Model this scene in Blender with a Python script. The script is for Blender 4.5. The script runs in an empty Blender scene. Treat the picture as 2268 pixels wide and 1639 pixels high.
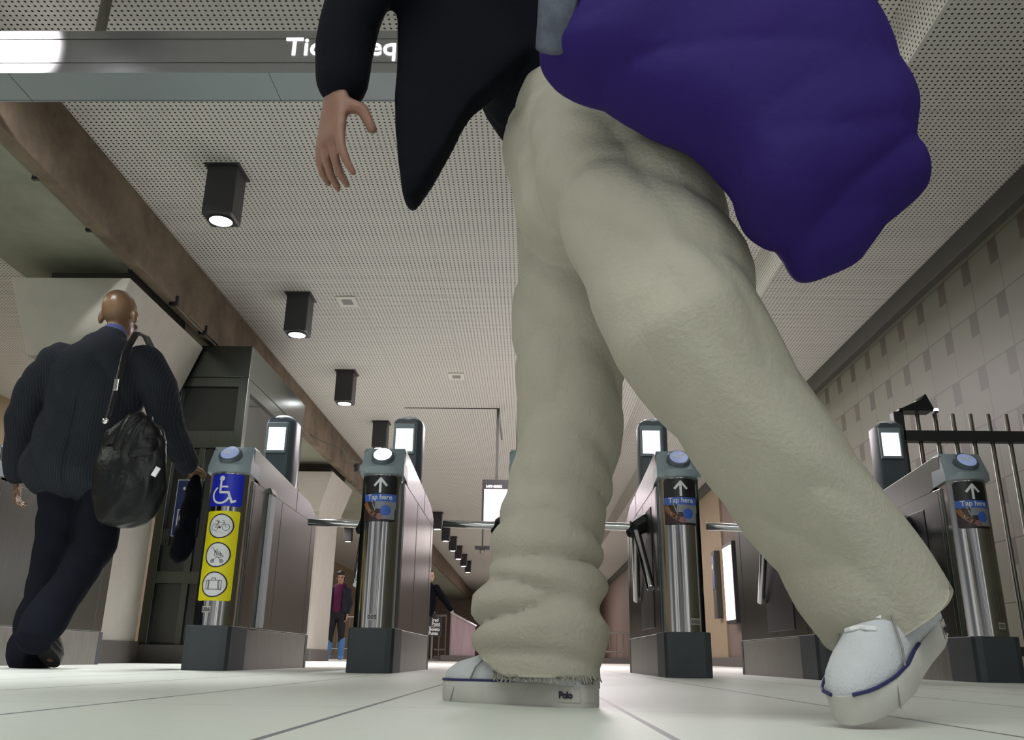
import bpy, bmesh, math, random
import numpy as np
from mathutils import Vector, Matrix
random.seed(7)
SC = bpy.context.scene
COL = SC.collection
PI = math.pi

# ---------------------------------------------------------------- camera
F_PX, W_PX = 1900.0, 2268.0
PITCH, YAW, ROLL, CAM_H = 0.324365, -0.023736, 0.015, 0.07
cam_d = bpy.data.cameras.new('camera')
cam = bpy.data.objects.new('camera', cam_d)
COL.objects.link(cam)
cam_d.sensor_fit = 'HORIZONTAL'
cam_d.sensor_width = 36.0
cam_d.lens = 36.0 * F_PX / W_PX
cam_d.clip_start = 0.02
cam_d.clip_end = 200
cp, sp, cy, sy, cr, sr = math.cos(PITCH), math.sin(PITCH), math.cos(YAW), math.sin(YAW), math.cos(ROLL), math.sin(ROLL)
fwd = Vector((sy * cp, cy * cp, sp))
rgt = Vector((cy, -sy, 0))
upv = rgt.cross(fwd)
r2 = cr * rgt + sr * upv
u2 = -sr * rgt + cr * upv
m3 = Matrix((r2, u2, -fwd)).transposed()
cam.matrix_world = Matrix.Translation((0, 0, CAM_H)) @ m3.to_4x4()
SC.camera = cam

# ---------------------------------------------------------------- world, light, exposure
SC.view_settings.view_transform = 'Standard'
SC.view_settings.look = 'None'
SC.view_settings.gamma = 1.0
SC.view_settings.use_curve_mapping = False
SC.view_settings.exposure = 0.0
wd = bpy.data.worlds.new('world')
SC.world = wd
wd.use_nodes = True
wn = wd.node_tree
bg_ = wn.nodes['Background']
bg_.inputs[1].default_value = 1.0
wtc = wn.nodes.new('ShaderNodeTexCoord')
wmp = wn.nodes.new('ShaderNodeMapping')
wmp.inputs['Scale'].default_value = (7.0, 7.0, 0.35)
wno = wn.nodes.new('ShaderNodeTexNoise')  # invented bright bands, put in to streak the polished gate columns
wno.inputs['Scale'].default_value = 1.6
wno.inputs['Detail'].default_value = 3
wrp = wn.nodes.new('ShaderNodeValToRGB')
wrp.color_ramp.elements[0].position = 0.50
wrp.color_ramp.elements[0].color = (0.10, 0.11, 0.12, 1)
wrp.color_ramp.elements[1].position = 0.62
wrp.color_ramp.elements[1].color = (0.95, 0.98, 1.0, 1)
wn.links.new(wtc.outputs['Generated'], wmp.inputs[0])
wn.links.new(wmp.outputs[0], wno.inputs['Vector'])
wn.links.new(wno.outputs['Fac'], wrp.inputs[0])
wn.links.new(wrp.outputs[0], bg_.inputs[0])


def area(name, loc, sx, sy_, power, col, rot=(0, 0, 0), spread=PI):
    l = bpy.data.lights.new(name, 'AREA')
    l.shape = 'RECTANGLE'
    l.size, l.size_y = sx, sy_
    l.energy = power
    l.color = col
    l.spread = spread
    o = bpy.data.objects.new(name, l)
    COL.objects.link(o)
    o.location = loc
    o.rotation_euler = rot
    return o


# unseen fill lamps added over the entrance hall and, pinkish, over the concourse;
# assumed, unseen fluorescent row in the ceiling trough over the gates
area('entrance_fill', (-0.4, -0.6, 2.97), 3.6, 0.9, 60, (0.93, 1.0, 0.95))
area('entrance_fill', (-0.4, -3.0, 2.97), 3.6, 0.9, 60, (0.93, 1.0, 0.95))
area('assumed_trough_fluorescent', (1.36, 7.5, 3.22), 0.10, 9.0, 24, (0.98, 1.0, 0.92))
area('concourse_fill', (0.4, 9.0, 2.96), 1.2, 3.2, 185, (1.0, 0.90, 0.95))
area('concourse_fill', (0.4, 15.0, 2.96), 1.2, 4.0, 120, (1.0, 0.90, 0.92))
area('concourse_fill', (0.4, 23.0, 2.96), 1.2, 5.0, 150, (1.0, 0.86, 0.86))
area('concourse_fill', (0.4, 32.0, 2.96), 1.2, 5.0, 170, (1.0, 0.86, 0.86))
area('assumed_side_hall_fluorescent', (-4.8, 3.0, 2.95), 0.6, 4.0, 45, (0.93, 1.0, 0.90))  # unseen lamps assumed over the side hall
area('assumed_side_hall_fluorescent', (-4.8, 10.0, 2.95), 0.6, 5.0, 70, (1.0, 0.94, 0.90))
area('assumed_side_hall_fluorescent', (-4.8, 18.0, 2.95), 0.6, 5.0, 80, (1.0, 0.92, 0.88))


# ---------------------------------------------------------------- materials
def mat(name, color=(0.5, 0.5, 0.5), rough=0.5, metal=0.0, emit=None, estr=0.0, noise=None, bump=None, spec=None,
        stretch=None, coat=0.0):
    """noise=(scale, darker colour, amount)  bump=(scale, strength)  stretch=(sx,sy,sz) on object coords"""
    m = bpy.data.materials.new(name)
    m.use_nodes = True
    nt = m.node_tree
    b = nt.nodes['Principled BSDF']
    b.inputs['Base Color'].default_value = (*color, 1)
    b.inputs['Roughness'].default_value = rough
    b.inputs['Metallic'].default_value = metal
    if spec is not None:
        b.inputs['Specular IOR Level'].default_value = spec
    if coat:
        b.inputs['Coat Weight'].default_value = coat
    if emit:
        b.inputs['Emission Color'].default_value = (*emit, 1)
        b.inputs['Emission Strength'].default_value = estr
    if noise or bump:
        tc = nt.nodes.new('ShaderNodeTexCoord')
        mp = nt.nodes.new('ShaderNodeMapping')
        nt.links.new(tc.outputs['Object'], mp.inputs[0])
        if stretch:
            mp.inputs['Scale'].default_value = stretch
    if noise:
        n = nt.nodes.new('ShaderNodeTexNoise')
        n.inputs['Scale'].default_value = noise[0]
        n.inputs['Detail'].default_value = 6
        n.inputs['Roughness'].default_value = 0.65
        nt.links.new(mp.outputs[0], n.inputs['Vector'])
        cr_ = nt.nodes.new('ShaderNodeValToRGB')
        cr_.color_ramp.elements[0].position = 0.5 - noise[2]
        cr_.color_ramp.elements[1].position = 0.5 + noise[2]
        cr_.color_ramp.elements[0].color = (*noise[1], 1)
        cr_.color_ramp.elements[1].color = (*color, 1)
        nt.links.new(n.outputs['Fac'], cr_.inputs[0])
        nt.links.new(cr_.outputs[0], b.inputs['Base Color'])
    if bump:
        n2 = nt.nodes.new('ShaderNodeTexNoise')
        n2.inputs['Scale'].default_value = bump[0]
        n2.inputs['Detail'].default_value = 4
        nt.links.new(mp.outputs[0], n2.inputs['Vector'])
        bp = nt.nodes.new('ShaderNodeBump')
        bp.inputs['Strength'].default_value = bump[1]
        bp.inputs['Distance'].default_value = 0.01
        nt.links.new(n2.outputs['Fac'], bp.inputs['Height'])
        nt.links.new(bp.outputs[0], b.inputs['Normal'])
    return m


class NT:
    """tiny node-math helper"""
    def __init__(s, m):
        s.nt = m.node_tree
        tc = s.nt.nodes.new('ShaderNodeTexCoord')
        sx = s.nt.nodes.new('ShaderNodeSeparateXYZ')
        s.nt.links.new(tc.outputs['Object'], sx.inputs[0])
        s.obj = tc.outputs['Object']
        s.X, s.Y, s.Z = sx.outputs

    def m(s, op, a, b=None, c=None):
        n = s.nt.nodes.new('ShaderNodeMath')
        n.operation = op
        for i, v in enumerate((a, b, c)):
            if v is None:
                continue
            if isinstance(v, (int, float)):
                n.inputs[i].default_value = v
            else:
                s.nt.links.new(v, n.inputs[i])
        return n.outputs[0]

    def mix(s, f, a, b):
        n = s.nt.nodes.new('ShaderNodeMix')
        n.data_type = 'RGBA'
        s.nt.links.new(f, n.inputs[0])
        for i, v in ((6, a), (7, b)):
            if isinstance(v, tuple):
                n.inputs[i].default_value = (*v, 1)
            else:
                s.nt.links.new(v, n.inputs[i])
        return n.outputs[2]

    def noise(s, scale, detail=5, vec=None):
        n = s.nt.nodes.new('ShaderNodeTexNoise')
        n.inputs['Scale'].default_value = scale
        n.inputs['Detail'].default_value = detail
        s.nt.links.new(vec or s.obj, n.inputs['Vector'])
        return n.outputs['Fac']

    def base(s, out):
        s.nt.links.new(out, s.nt.nodes['Principled BSDF'].inputs['Base Color'])

    def rough(s, out):
        s.nt.links.new(out, s.nt.nodes['Principled BSDF'].inputs['Roughness'])

    def line(s, coord, pitch, off, w):
        """1 where |coord-off| mod pitch is within w/2 of 0"""
        a = s.m('ADD', s.m('SUBTRACT', coord, off), pitch / 2)
        a = s.m('FLOORED_MODULO', a, pitch)
        a = s.m('ABSOLUTE', s.m('SUBTRACT', a, pitch / 2))
        return s.m('LESS_THAN', a, w / 2)


def perforated(name, axes, color):
    m = mat(name, color, 0.55)
    t = NT(m)
    A = {'X': t.X, 'Y': t.Y, 'Z': t.Z}
    u, v = A[axes[0]], A[axes[1]]
    P = 0.03125
    fu = t.m('SUBTRACT', t.m('FLOORED_MODULO', u, P), P / 2)
    fv = t.m('SUBTRACT', t.m('FLOORED_MODULO', v, P), P / 2)
    d = t.m('SQRT', t.m('ADD', t.m('MULTIPLY', fu, fu), t.m('MULTIPLY', fv, fv)))
    hole = t.m('LESS_THAN', d, 0.0066)
    seam = t.m('MAXIMUM', t.line(v, 0.375, 0.0, 0.0035), t.line(u, 0.75, 0.0, 0.0025))
    n = t.noise(1.3, 3)
    c = t.mix(t.m('MULTIPLY', n, 0.35), color, tuple(x * 0.8 for x in color))
    c = t.mix(t.m('MULTIPLY', seam, 0.45), c, (0.05, 0.05, 0.045))
    c = t.mix(hole, c, (0.006, 0.006, 0.007))
    t.base(c)
    return m


M = {}
M['ceil'] = perforated('perforated_ceiling_panel', 'XY', (0.61, 0.592, 0.55))
M['ceilv'] = perforated('perforated_ceiling_side_panel', 'ZY', (0.61, 0.592, 0.55))
M['ceilx'] = perforated('perforated_ceiling_end_panel', 'XZ', (0.61, 0.592, 0.55))

M['floor'] = mat('stone_floor_tiles', (0.7, 0.72, 0.68), 0.42)
t = NT(M['floor'])
jx = t.line(t.X, 0.375, 0.138, 0.0085)
jy = t.line(t.Y, 0.75, 1.337, 0.004)
n1 = t.noise(3.0, 5)
n2 = t.noise(60.0, 3)
c = t.mix(t.m('MULTIPLY', n1, 0.45), (0.78, 0.80, 0.74), (0.60, 0.62, 0.56))
c = t.mix(t.m('MULTIPLY', n2, 0.35), c, (0.55, 0.56, 0.52))
c = t.mix(t.m('MULTIPLY', t.m('MAXIMUM', jx, t.m('MULTIPLY', jy, 0.5)), 0.85), c, (0.10, 0.10, 0.13))
t.base(c)

M['wtile'] = mat('wall_tiles', (0.30, 0.27, 0.21), 0.45)
t = NT(M['wtile'])
fu = t.m('FLOORED_MODULO', t.m('SUBTRACT', t.Y, 5.205), 0.375)
fv = t.m('FLOORED_MODULO', t.m('SUBTRACT', t.Z, 2.63), 0.39)
inu = t.m('LESS_THAN', fu, 0.112)
inv = t.m('LESS_THAN', fv, 0.165)
acc = t.m('MULTIPLY', inu, inv)
vl = t.m('LESS_THAN', fu, 0.007)
hl = t.m('MULTIPLY', t.m('LESS_THAN', t.m('ABSOLUTE', t.m('SUBTRACT', fv, 0.165)), 0.0038), t.m('GREATER_THAN', fu, 0.0))
cell = t.nt.nodes.new('ShaderNodeTexWhiteNoise')
cb = t.nt.nodes.new('ShaderNodeCombineXYZ')
t.nt.links.new(t.m('FLOOR', t.m('DIVIDE', t.m('SUBTRACT', t.Y, 5.205), 0.375)), cb.inputs[0])
t.nt.links.new(t.m('FLOOR', t.m('DIVIDE', t.m('SUBTRACT', t.Z, 2.63), 0.39)), cb.inputs[1])
t.nt.links.new(cb.outputs[0], cell.inputs['Vector'])
acol = t.mix(cell.outputs['Value'], (0.050, 0.038, 0.017), (0.040, 0.033, 0.018))
c = t.mix(t.noise(2.2, 4), (0.125, 0.124, 0.084), (0.102, 0.101, 0.069))
c = t.mix(acc, c, acol)
c = t.mix(t.m('MAXIMUM', vl, hl), c, (0.035, 0.03, 0.02))
t.base(c)

M['concrete'] = mat('brown_board_concrete', (0.225, 0.168, 0.118), 0.85, noise=(3.2, (0.085, 0.062, 0.040), 0.22), bump=(30, 0.3))
M['slab'] = mat('grey_green_concrete', (0.29, 0.29, 0.225), 0.8, noise=(2.5, (0.18, 0.182, 0.137), 0.25), bump=(25, 0.15))
M['column'] = mat('pale_column_concrete', (0.47, 0.44, 0.385), 0.75, noise=(6, (0.39, 0.365, 0.315), 0.3), bump=(60, 0.15))
M['trim'] = mat('dark_grey_trim', (0.055, 0.053, 0.045), 0.5)
M['black'] = mat('black_plastic', (0.012, 0.012, 0.014), 0.4)
M['darkmetal'] = mat('dark_painted_metal', (0.035, 0.035, 0.038), 0.42, noise=(20, (0.028, 0.028, 0.03), 0.3))
M['steel'] = mat('brushed_stainless', (0.145, 0.162, 0.143), 0.24, 1.0, noise=(7, (0.112, 0.125, 0.11), 0.3), stretch=(6, 6, 0.5))
M['steelbase'] = mat('dull_stainless_plinth', (0.27, 0.26, 0.235), 0.40, 0.85, noise=(9, (0.19, 0.182, 0.162), 0.3), stretch=(5, 5, 0.7))
M['polished'] = mat('polished_stainless', (0.62, 0.60, 0.57), 0.13, 1.0, noise=(12, (0.54, 0.52, 0.5), 0.3), stretch=(25, 25, 0.2))
M['chrome'] = mat('chrome_tube', (0.75, 0.74, 0.76), 0.12, 1.0, noise=(12, (0.68, 0.67, 0.69), 0.3))
M['slate'] = mat('slate_grey_plastic', (0.10, 0.125, 0.145), 0.38, noise=(14, (0.085, 0.108, 0.125), 0.3))
M['slatelight'] = mat('blue_grey_plastic', (0.29, 0.345, 0.38), 0.30, noise=(14, (0.255, 0.31, 0.345), 0.3))
M['slatedark'] = mat('dark_slate_base', (0.045, 0.052, 0.060), 0.5, noise=(18, (0.035, 0.042, 0.048), 0.3))
M['stripe'] = mat('pale_grey_strip', (0.60, 0.61, 0.64), 0.5, noise=(15, (0.54, 0.55, 0.58), 0.3))
M['button'] = mat('blue_button_face', (0.30, 0.36, 0.60), 0.3, emit=(0.42, 0.50, 0.85), estr=0.28)
M['buttonlit'] = mat('lit_button_face', (0.9, 0.9, 0.95), 0.3, emit=(0.9, 0.93, 1.0), estr=3.0)
M['screen'] = mat('lit_white_screen', (0.9, 0.9, 0.95), 0.3, emit=(0.92, 0.94, 1.0), estr=2.6)
M['dome'] = mat('white_dome_lens', (0.75, 0.76, 0.80), 0.25)
M['white'] = mat('white_print', (0.80, 0.80, 0.82), 0.5)
M['whiteemit'] = mat('lit_white_letter', (0.9, 0.9, 0.9), 0.5, emit=(1.0, 0.97, 1.0), estr=1.6)
M['blue'] = mat('blue_sticker', (0.008, 0.022, 0.50), 0.35)
M['darkblue'] = mat('dark_blue_sign', (0.012, 0.03, 0.13), 0.35)
M['skyblue'] = mat('sky_blue_print', (0.055, 0.13, 0.50), 0.35)
M['yellow'] = mat('yellow_sticker', (0.80, 0.70, 0.006), 0.4)
M['ink'] = mat('dark_ink', (0.018, 0.012, 0.035), 0.4)
M['signblack'] = mat('black_print', (0.012, 0.011, 0.014), 0.35)
M['photodark'] = mat('photo_dark_brown', (0.035, 0.018, 0.018), 0.35)
M['photogrey'] = mat('photo_grey', (0.25, 0.26, 0.30), 0.35)
M['photoskin'] = mat('photo_skin', (0.24, 0.095, 0.04), 0.35)
M['photohand'] = mat('photo_hand', (0.26, 0.13, 0.13), 0.35)
M['photogreen'] = mat('photo_pale_green', (0.33, 0.37, 0.27), 0.35)
M['lamp'] = mat('lamp_lens', (0.9, 0.9, 0.9), 0.3, emit=(0.95, 0.97, 1.0), estr=14.0)
M['ventwhite'] = mat('white_vent_frame', (0.66, 0.64, 0.58), 0.5)
M['ventgrey'] = mat('grey_vent_mesh', (0.22, 0.21, 0.20), 0.6)
M['glass'] = mat('dark_glass', (0.012, 0.016, 0.014), 0.06, 0.0, spec=0.9)
M['signface'] = mat('dark_aluminium_sign', (0.34, 0.33, 0.34), 0.36, 0.6, noise=(8, (0.30, 0.29, 0.30), 0.3))
M['signunder'] = mat('blue_grey_panel', (0.27, 0.31, 0.325), 0.4, 0.25, noise=(4, (0.25, 0.285, 0.30), 0.3))
M['kerb'] = mat('dark_stone_kerb', (0.11, 0.10, 0.09), 0.6, noise=(8, (0.08, 0.07, 0.065), 0.3))
M['brownwall'] = mat('brown_panelled_wall', (0.20, 0.145, 0.12), 0.6, noise=(4, (0.15, 0.11, 0.09), 0.3), stretch=(3, 3, 0.3))
M['tanwall'] = mat('tan_wall', (0.33, 0.255, 0.165), 0.6, noise=(5, (0.29, 0.22, 0.14), 0.3))
M['pinkpanel'] = mat('pinkish_ribbed_metal', (0.42, 0.31, 0.33), 0.4, 0.5, noise=(30, (0.27, 0.19, 0.21), 0.25), stretch=(1, 1, 0.05))
M['adlit'] = mat('lit_advert_panel', (0.9, 0.88, 0.95), 0.4, emit=(0.95, 0.88, 1.0), estr=4.0)
M['monitor'] = mat('lit_monitor_face', (0.8, 0.7, 0.75), 0.4, emit=(0.95, 0.80, 0.84), estr=1.0)
M['monitortext'] = mat('lit_monitor_letters', (0.5, 0.45, 0.8), 0.4, emit=(0.45, 0.36, 0.72), estr=0.8)
M['cable'] = mat('grey_conduit', (0.15, 0.145, 0.11), 0.6)
# people
M['skin'] = mat('skin', (0.24, 0.12, 0.085), 0.55, noise=(22, (0.19, 0.09, 0.062), 0.3))
M['skinpale'] = mat('skin_light', (0.52, 0.33, 0.25), 0.5, noise=(22, (0.46, 0.28, 0.21), 0.3))
M['skinbrown'] = mat('skin_brown', (0.21, 0.12, 0.065), 0.36, noise=(15, (0.17, 0.095, 0.05), 0.3))
M['khaki'] = mat('khaki_cotton', (0.475, 0.445, 0.375), 0.9, spec=0.2, noise=(9, (0.40, 0.37, 0.305), 0.35), bump=(160, 0.25))
M['navy'] = mat('black_navy_cloth', (0.0045, 0.005, 0.009), 0.9, spec=0.12, noise=(12, (0.003, 0.0035, 0.006), 0.3), bump=(140, 0.2))
M['purple'] = mat('purple_nylon', (0.026, 0.011, 0.130), 0.75, spec=0.15, noise=(6, (0.018, 0.008, 0.095), 0.3), bump=(70, 0.15))
M['strapgrey'] = mat('grey_webbing', (0.09, 0.10, 0.14), 0.6, noise=(40, (0.03, 0.035, 0.06), 0.2))
M['suit'] = mat('navy_pinstripe_wool', (0.030, 0.036, 0.058), 0.9, spec=0.15, bump=(160, 0.2))
t = NT(M['suit'])
st = t.line(t.X, 0.012, 0.0, 0.002)
c = t.mix(t.noise(7, 4), (0.025, 0.028, 0.036), (0.017, 0.019, 0.026))
t.base(t.mix(t.m('MULTIPLY', st, 0.25), c, (0.085, 0.094, 0.115)))
M['suittrousers'] = mat('dark_slate_wool', (0.009, 0.011, 0.018), 0.9, spec=0.12, noise=(6, (0.006, 0.007, 0.012), 0.3), bump=(150, 0.2))
M['leather'] = mat('black_leather', (0.004, 0.004, 0.005), 0.36, spec=0.3, bump=(45, 0.35), noise=(15, (0.006, 0.006, 0.007), 0.3))
M['canvas'] = mat('white_canvas', (0.62, 0.63, 0.66), 0.85, noise=(20, (0.53, 0.54, 0.57), 0.3), bump=(300, 0.25))
M['rubber'] = mat('off_white_rubber', (0.60, 0.58, 0.54), 0.6, noise=(15, (0.46, 0.44, 0.41), 0.3))
M['navyline'] = mat('navy_stripe', (0.02, 0.02, 0.10), 0.5)
M['tagtan'] = mat('beige_label', (0.50, 0.47, 0.43), 0.7)
M['fray'] = mat('frayed_threads', (0.44, 0.42, 0.37), 0.9, noise=(60, (0.20, 0.18, 0.15), 0.25))
M['magenta'] = mat('magenta_fleece', (0.105, 0.008, 0.065), 0.9, noise=(15, (0.075, 0.005, 0.045), 0.3))
M['denimnavy'] = mat('navy_denim', (0.010, 0.011, 0.028), 0.8, noise=(20, (0.007, 0.008, 0.018), 0.3))
M['legging'] = mat('black_leggings', (0.006, 0.006, 0.009), 0.75)
M['boot'] = mat('bright_blue_rubber', (0.07, 0.22, 0.50), 0.35, noise=(8, (0.055, 0.18, 0.43), 0.3))
M['hairdark'] = mat('dark_brown_hair', (0.012, 0.008, 0.006), 0.5, bump=(60, 0.5))
M['lips'] = mat('red_lips', (0.36, 0.025, 0.06), 0.4)
M['eye'] = mat('dark_eyes', (0.01, 0.008, 0.008), 0.3)


# ---------------------------------------------------------------- mesh helpers
class MB:
    def __init__(s):
        s.bm = bmesh.new()
        s.mi = 0

    def face(s, vs):
        try:
            f = s.bm.faces.new(vs)
            f.material_index = s.mi
            return f
        except ValueError:
            return None

    def box(s, x0, x1, y0, y1, z0, z1):
        v = [s.bm.verts.new(p) for p in ((x0, y0, z0), (x1, y0, z0), (x1, y1, z0), (x0, y1, z0),
                                        (x0, y0, z1), (x1, y0, z1), (x1, y1, z1), (x0, y1, z1))]
        for q in ((3, 2, 1, 0), (4, 5, 6, 7), (0, 1, 5, 4), (1, 2, 6, 5), (2, 3, 7, 6), (3, 0, 4, 7)):
            s.face([v[i] for i in q])
        return s

    def frustum(s, b, t_):
        """b,t = (x0,x1,y0,y1,z)"""
        v = []
        for x0, x1, y0, y1, z in (b, t_):
            v += [s.bm.verts.new(p) for p in ((x0, y0, z), (x1, y0, z), (x1, y1, z), (x0, y1, z))]
        for q in ((3, 2, 1, 0), (4, 5, 6, 7), (0, 1, 5, 4), (1, 2, 6, 5), (2, 3, 7, 6), (3, 0, 4, 7)):
            s.face([v[i] for i in q])
        return s

    def prism(s, poly, fn0, fn1):
        """poly 2-D points (counter-clockwise), fn0/fn1 map (a,b)->3-D for the two ends"""
        a = [s.bm.verts.new(fn0(*p)) for p in poly]
        b = [s.bm.verts.new(fn1(*p)) for p in poly]
        n = len(poly)
        for i in range(n):
            s.face([a[i], a[(i + 1) % n], b[(i + 1) % n], b[i]])
        s.face(a[::-1])
        s.face(b)
        return s

    def loft(s, rings, cap=True, closed=True):
        R = [[s.bm.verts.new(p) for p in r] for r in rings]
        n = len(R[0])
        for i in range(len(R) - 1):
            for j in range(n if closed else n - 1):
                k = (j + 1) % n
                s.face([R[i][j], R[i][k], R[i + 1][k], R[i + 1][j]])
        if cap and closed:
            s.face(R[0][::-1])
            s.face(R[-1])
        return s

    def tube(s, pts, r, n=10, cap=True):
        pts = [Vector(p) for p in pts]
        rr = r if isinstance(r, (list, tuple)) else [r] * len(pts)
        return s.loft(tube_rings(pts, [(x, x) for x in rr], n), cap)

    def lathe(s, prof, c, n=24, axis=(0, 0, 1)):
        ax = Vector(axis).normalized()
        h = Vector((1, 0, 0)) if abs(ax.x) < 0.9 else Vector((0, 1, 0))
        u = ax.cross(h).normalized()
        v = ax.cross(u)
        c = Vector(c)
        rings = []
        for r, z in prof:
            rings.append([c + ax * z + (u * math.cos(2 * PI * i / n) + v * math.sin(2 * PI * i / n)) * max(r, 1e-5) for i in range(n)])
        return s.loft(rings)

    def ball(s, c, rx, ry, rz, n=14, m=9):
        rings = []
        for i in range(m + 1):
            a = -PI / 2 + PI * i / m
            ca = max(math.cos(a), 1e-3)
            rings.append([(c[0] + rx * ca * math.cos(2 * PI * j / n), c[1] + ry * ca * math.sin(2 * PI * j / n), c[2] + rz * math.sin(a)) for j in range(n)])
        return s.loft(rings)

    def chain(s, nodes, n=16, hint=(1, 0, 0)):
        """nodes (p, a, b): elliptical tube with rounded ends; a along hint, b across"""
        pts = [Vector(p) for p, a, b in nodes]
        rad = [(a, b) for p, a, b in nodes]
        d0 = (pts[0] - pts[1]).normalized()
        d1 = (pts[-1] - pts[-2]).normalized()
        P, Rr = [], []
        for k in (1.0, 0.75, 0.4):
            q = math.sqrt(max(1 - k * k, 0.0)) if k < 1 else 0.15
            P.append(pts[0] + d0 * min(rad[0]) * k)
            Rr.append((rad[0][0] * q, rad[0][1] * q))
        P += pts
        Rr += rad
        for k in (0.4, 0.75, 1.0):
            q = math.sqrt(max(1 - k * k, 0.0)) if k < 1 else 0.15
            P.append(pts[-1] + d1 * min(rad[-1]) * k)
            Rr.append((rad[-1][0] * q, rad[-1][1] * q))
        return s.loft(tube_rings(P, Rr, n, hint))

    def mesh(s, name):
        bmesh.ops.recalc_face_normals(s.bm, faces=s.bm.faces)
        me = bpy.data.meshes.new(name)
        s.bm.to_mesh(me)
        s.bm.free()
        return me

    def build(s, name, m, parent=None, smooth=False, bevel=0.0, seg=2):
        me = s.mesh(name)
        for q in (m if isinstance(m, (list, tuple)) else [m]):
            me.materials.append(q)
        return link(name, me, parent, smooth, bevel, seg)


def tube_rings(pts, rad, n, hint=None):
    rings = []
    L = len(pts)
    prev = None
    for i in range(L):
        d = (pts[min(i + 1, L - 1)] - pts[max(i - 1, 0)]).normalized()
        if hint is not None:
            h = Vector(hint)
            u = h - d * h.dot(d)
            if u.length < 0.2:
                h = Vector((0, 1, 0)) if abs(d.y) < 0.9 else Vector((0, 0, 1))
                u = h - d * h.dot(d)
        elif prev is None:
            h = Vector((1, 0, 0)) if abs(d.x) < 0.8 else Vector((0, 0, 1))
            u = h - d * h.dot(d)
        else:
            u = prev - d * prev.dot(d)
        u.normalize()
        prev = u
        v = d.cross(u)
        a, b = rad[i]
        rings.append([pts[i] + u * (a * math.cos(2 * PI * j / n)) + v * (b * math.sin(2 * PI * j / n)) for j in range(n)])
    return rings


def link(name, me, parent=None, smooth=False, bevel=0.0, seg=2):
    o = bpy.data.objects.new(name, me)
    COL.objects.link(o)
    if parent:
        o.parent = parent
    if smooth:
        me.polygons.foreach_set('use_smooth', [True] * len(me.polygons))
        if smooth == 'auto':
            e = o.modifiers.new('edges', 'EDGE_SPLIT')
            e.split_angle = math.radians(38)
    if bevel:
        b = o.modifiers.new('bevel', 'BEVEL')
        b.width = bevel
        b.segments = seg
        b.limit_method = 'ANGLE'
        b.angle_limit = math.radians(40)
    return o


def bake(o):
    dg = bpy.context.evaluated_depsgraph_get()
    me = bpy.data.meshes.new_from_object(o.evaluated_get(dg))
    o.modifiers.clear()
    o.data = me
    return me


def fused(mb, name, m, parent, voxel=0.008, smooth=6, factor=0.5, disp=None, post=None):
    """one continuous skin grown over everything collected in mb"""
    me = mb.mesh(name)
    me.materials.append(m)
    o = link(name, me, parent)
    r = o.modifiers.new('skin', 'REMESH')
    r.mode = 'VOXEL'
    r.voxel_size = voxel
    if smooth:
        q = o.modifiers.new('soft', 'SMOOTH')
        q.iterations = smooth
        q.factor = factor
    me = bake(o)
    if not me.materials:
        me.materials.append(m)
    if disp:
        n = len(me.vertices)
        co = np.empty(n * 3)
        no = np.empty(n * 3)
        me.vertices.foreach_get('co', co)
        me.vertex_normals.foreach_get('vector', no)
        co = co.reshape(-1, 3)
        no = no.reshape(-1, 3)
        co = co + no * disp(co)[:, None]
        if post:
            co = post(co)
        me.vertices.foreach_set('co', co.ravel())
        me.update()
    me.polygons.foreach_set('use_smooth', [True] * len(me.polygons))
    return o


def tag(o, label=None, cat=None, group=None, kind=None):
    if label:
        o['label'] = label
    if cat:
        o['category'] = cat
    if group:
        o['group'] = group
    if kind:
        o['kind'] = kind
    return o


def empty(name, loc, label, cat, group=None):
    o = bpy.data.objects.new(name, None)
    COL.objects.link(o)
    o.location = loc
    o.empty_display_size = 0.1
    o['_l'] = 0
    del o['_l']
    return tag(o, label, cat, group)


def struct(mb, name, m, bevel=0.0, label=None, smooth=False):
    o = mb.build(name, m, None, smooth, bevel)
    o['kind'] = 'structure'
    if label:
        o['label'] = label
    return o


def text_mesh(body, size, align='CENTER', bold=0.0, extrude=0.0004, shear=0.0, spacing=1.0):
    cu = bpy.data.curves.new('lettering', 'FONT')
    cu.body = body
    cu.size = size
    cu.align_x = align
    cu.offset = bold
    cu.extrude = extrude
    cu.shear = shear
    cu.space_character = spacing
    cu.resolution_u = 3
    o = bpy.data.objects.new('lettering', cu)
    COL.objects.link(o)
    dg = bpy.context.evaluated_depsgraph_get()
    dg.update()
    me = bpy.data.meshes.new_from_object(o.evaluated_get(dg))
    bpy.data.objects.remove(o)
    return me


def place_text(body, size, fn, name, m, parent, **k):
    """fn maps (u, v, w) of the flat text to local 3-D"""
    me = text_mesh(body, size, **k)
    for v in me.vertices:
        v.co = fn(v.co.x, v.co.y, v.co.z)
    me.materials.clear()
    me.materials.append(m)
    return link(name, me, parent)


# ================================================================= SETTING
struct(MB().box(-7, 4.2, -7, 44, -0.12, 0.0), 'floor', M['floor'])
# main perforated ceiling, left of the trough
struct(MB().box(-2.66, 1.25, -2.5, 44, 3.0, 3.05), 'ceiling', M['ceil'])
o = struct(MB().box(1.93, 3.3, -2.5, 44, 3.0, 3.05), 'ceiling', M['ceil'])
o = struct(MB().box(-7, -3.62, -2.5, 44, 3.0, 3.05), 'ceiling', M['ceil'])
# trough
struct(MB().box(1.25, 1.93, 3.2, 44, 3.36, 3.40), 'ceiling', M['ceil'])
struct(MB().box(1.924, 1.93, -2.5, 44, 2.998, 3.36), 'trim_1', M['ceilv'])
struct(MB().box(1.25, 1.256, -2.5, 44, 2.998, 3.36), 'trim_2', M['ceilv'])
struct(MB().box(1.25, 1.93, -2.5, 3.2, 3.36, 3.40), 'ceiling', M['ceil'])
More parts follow.
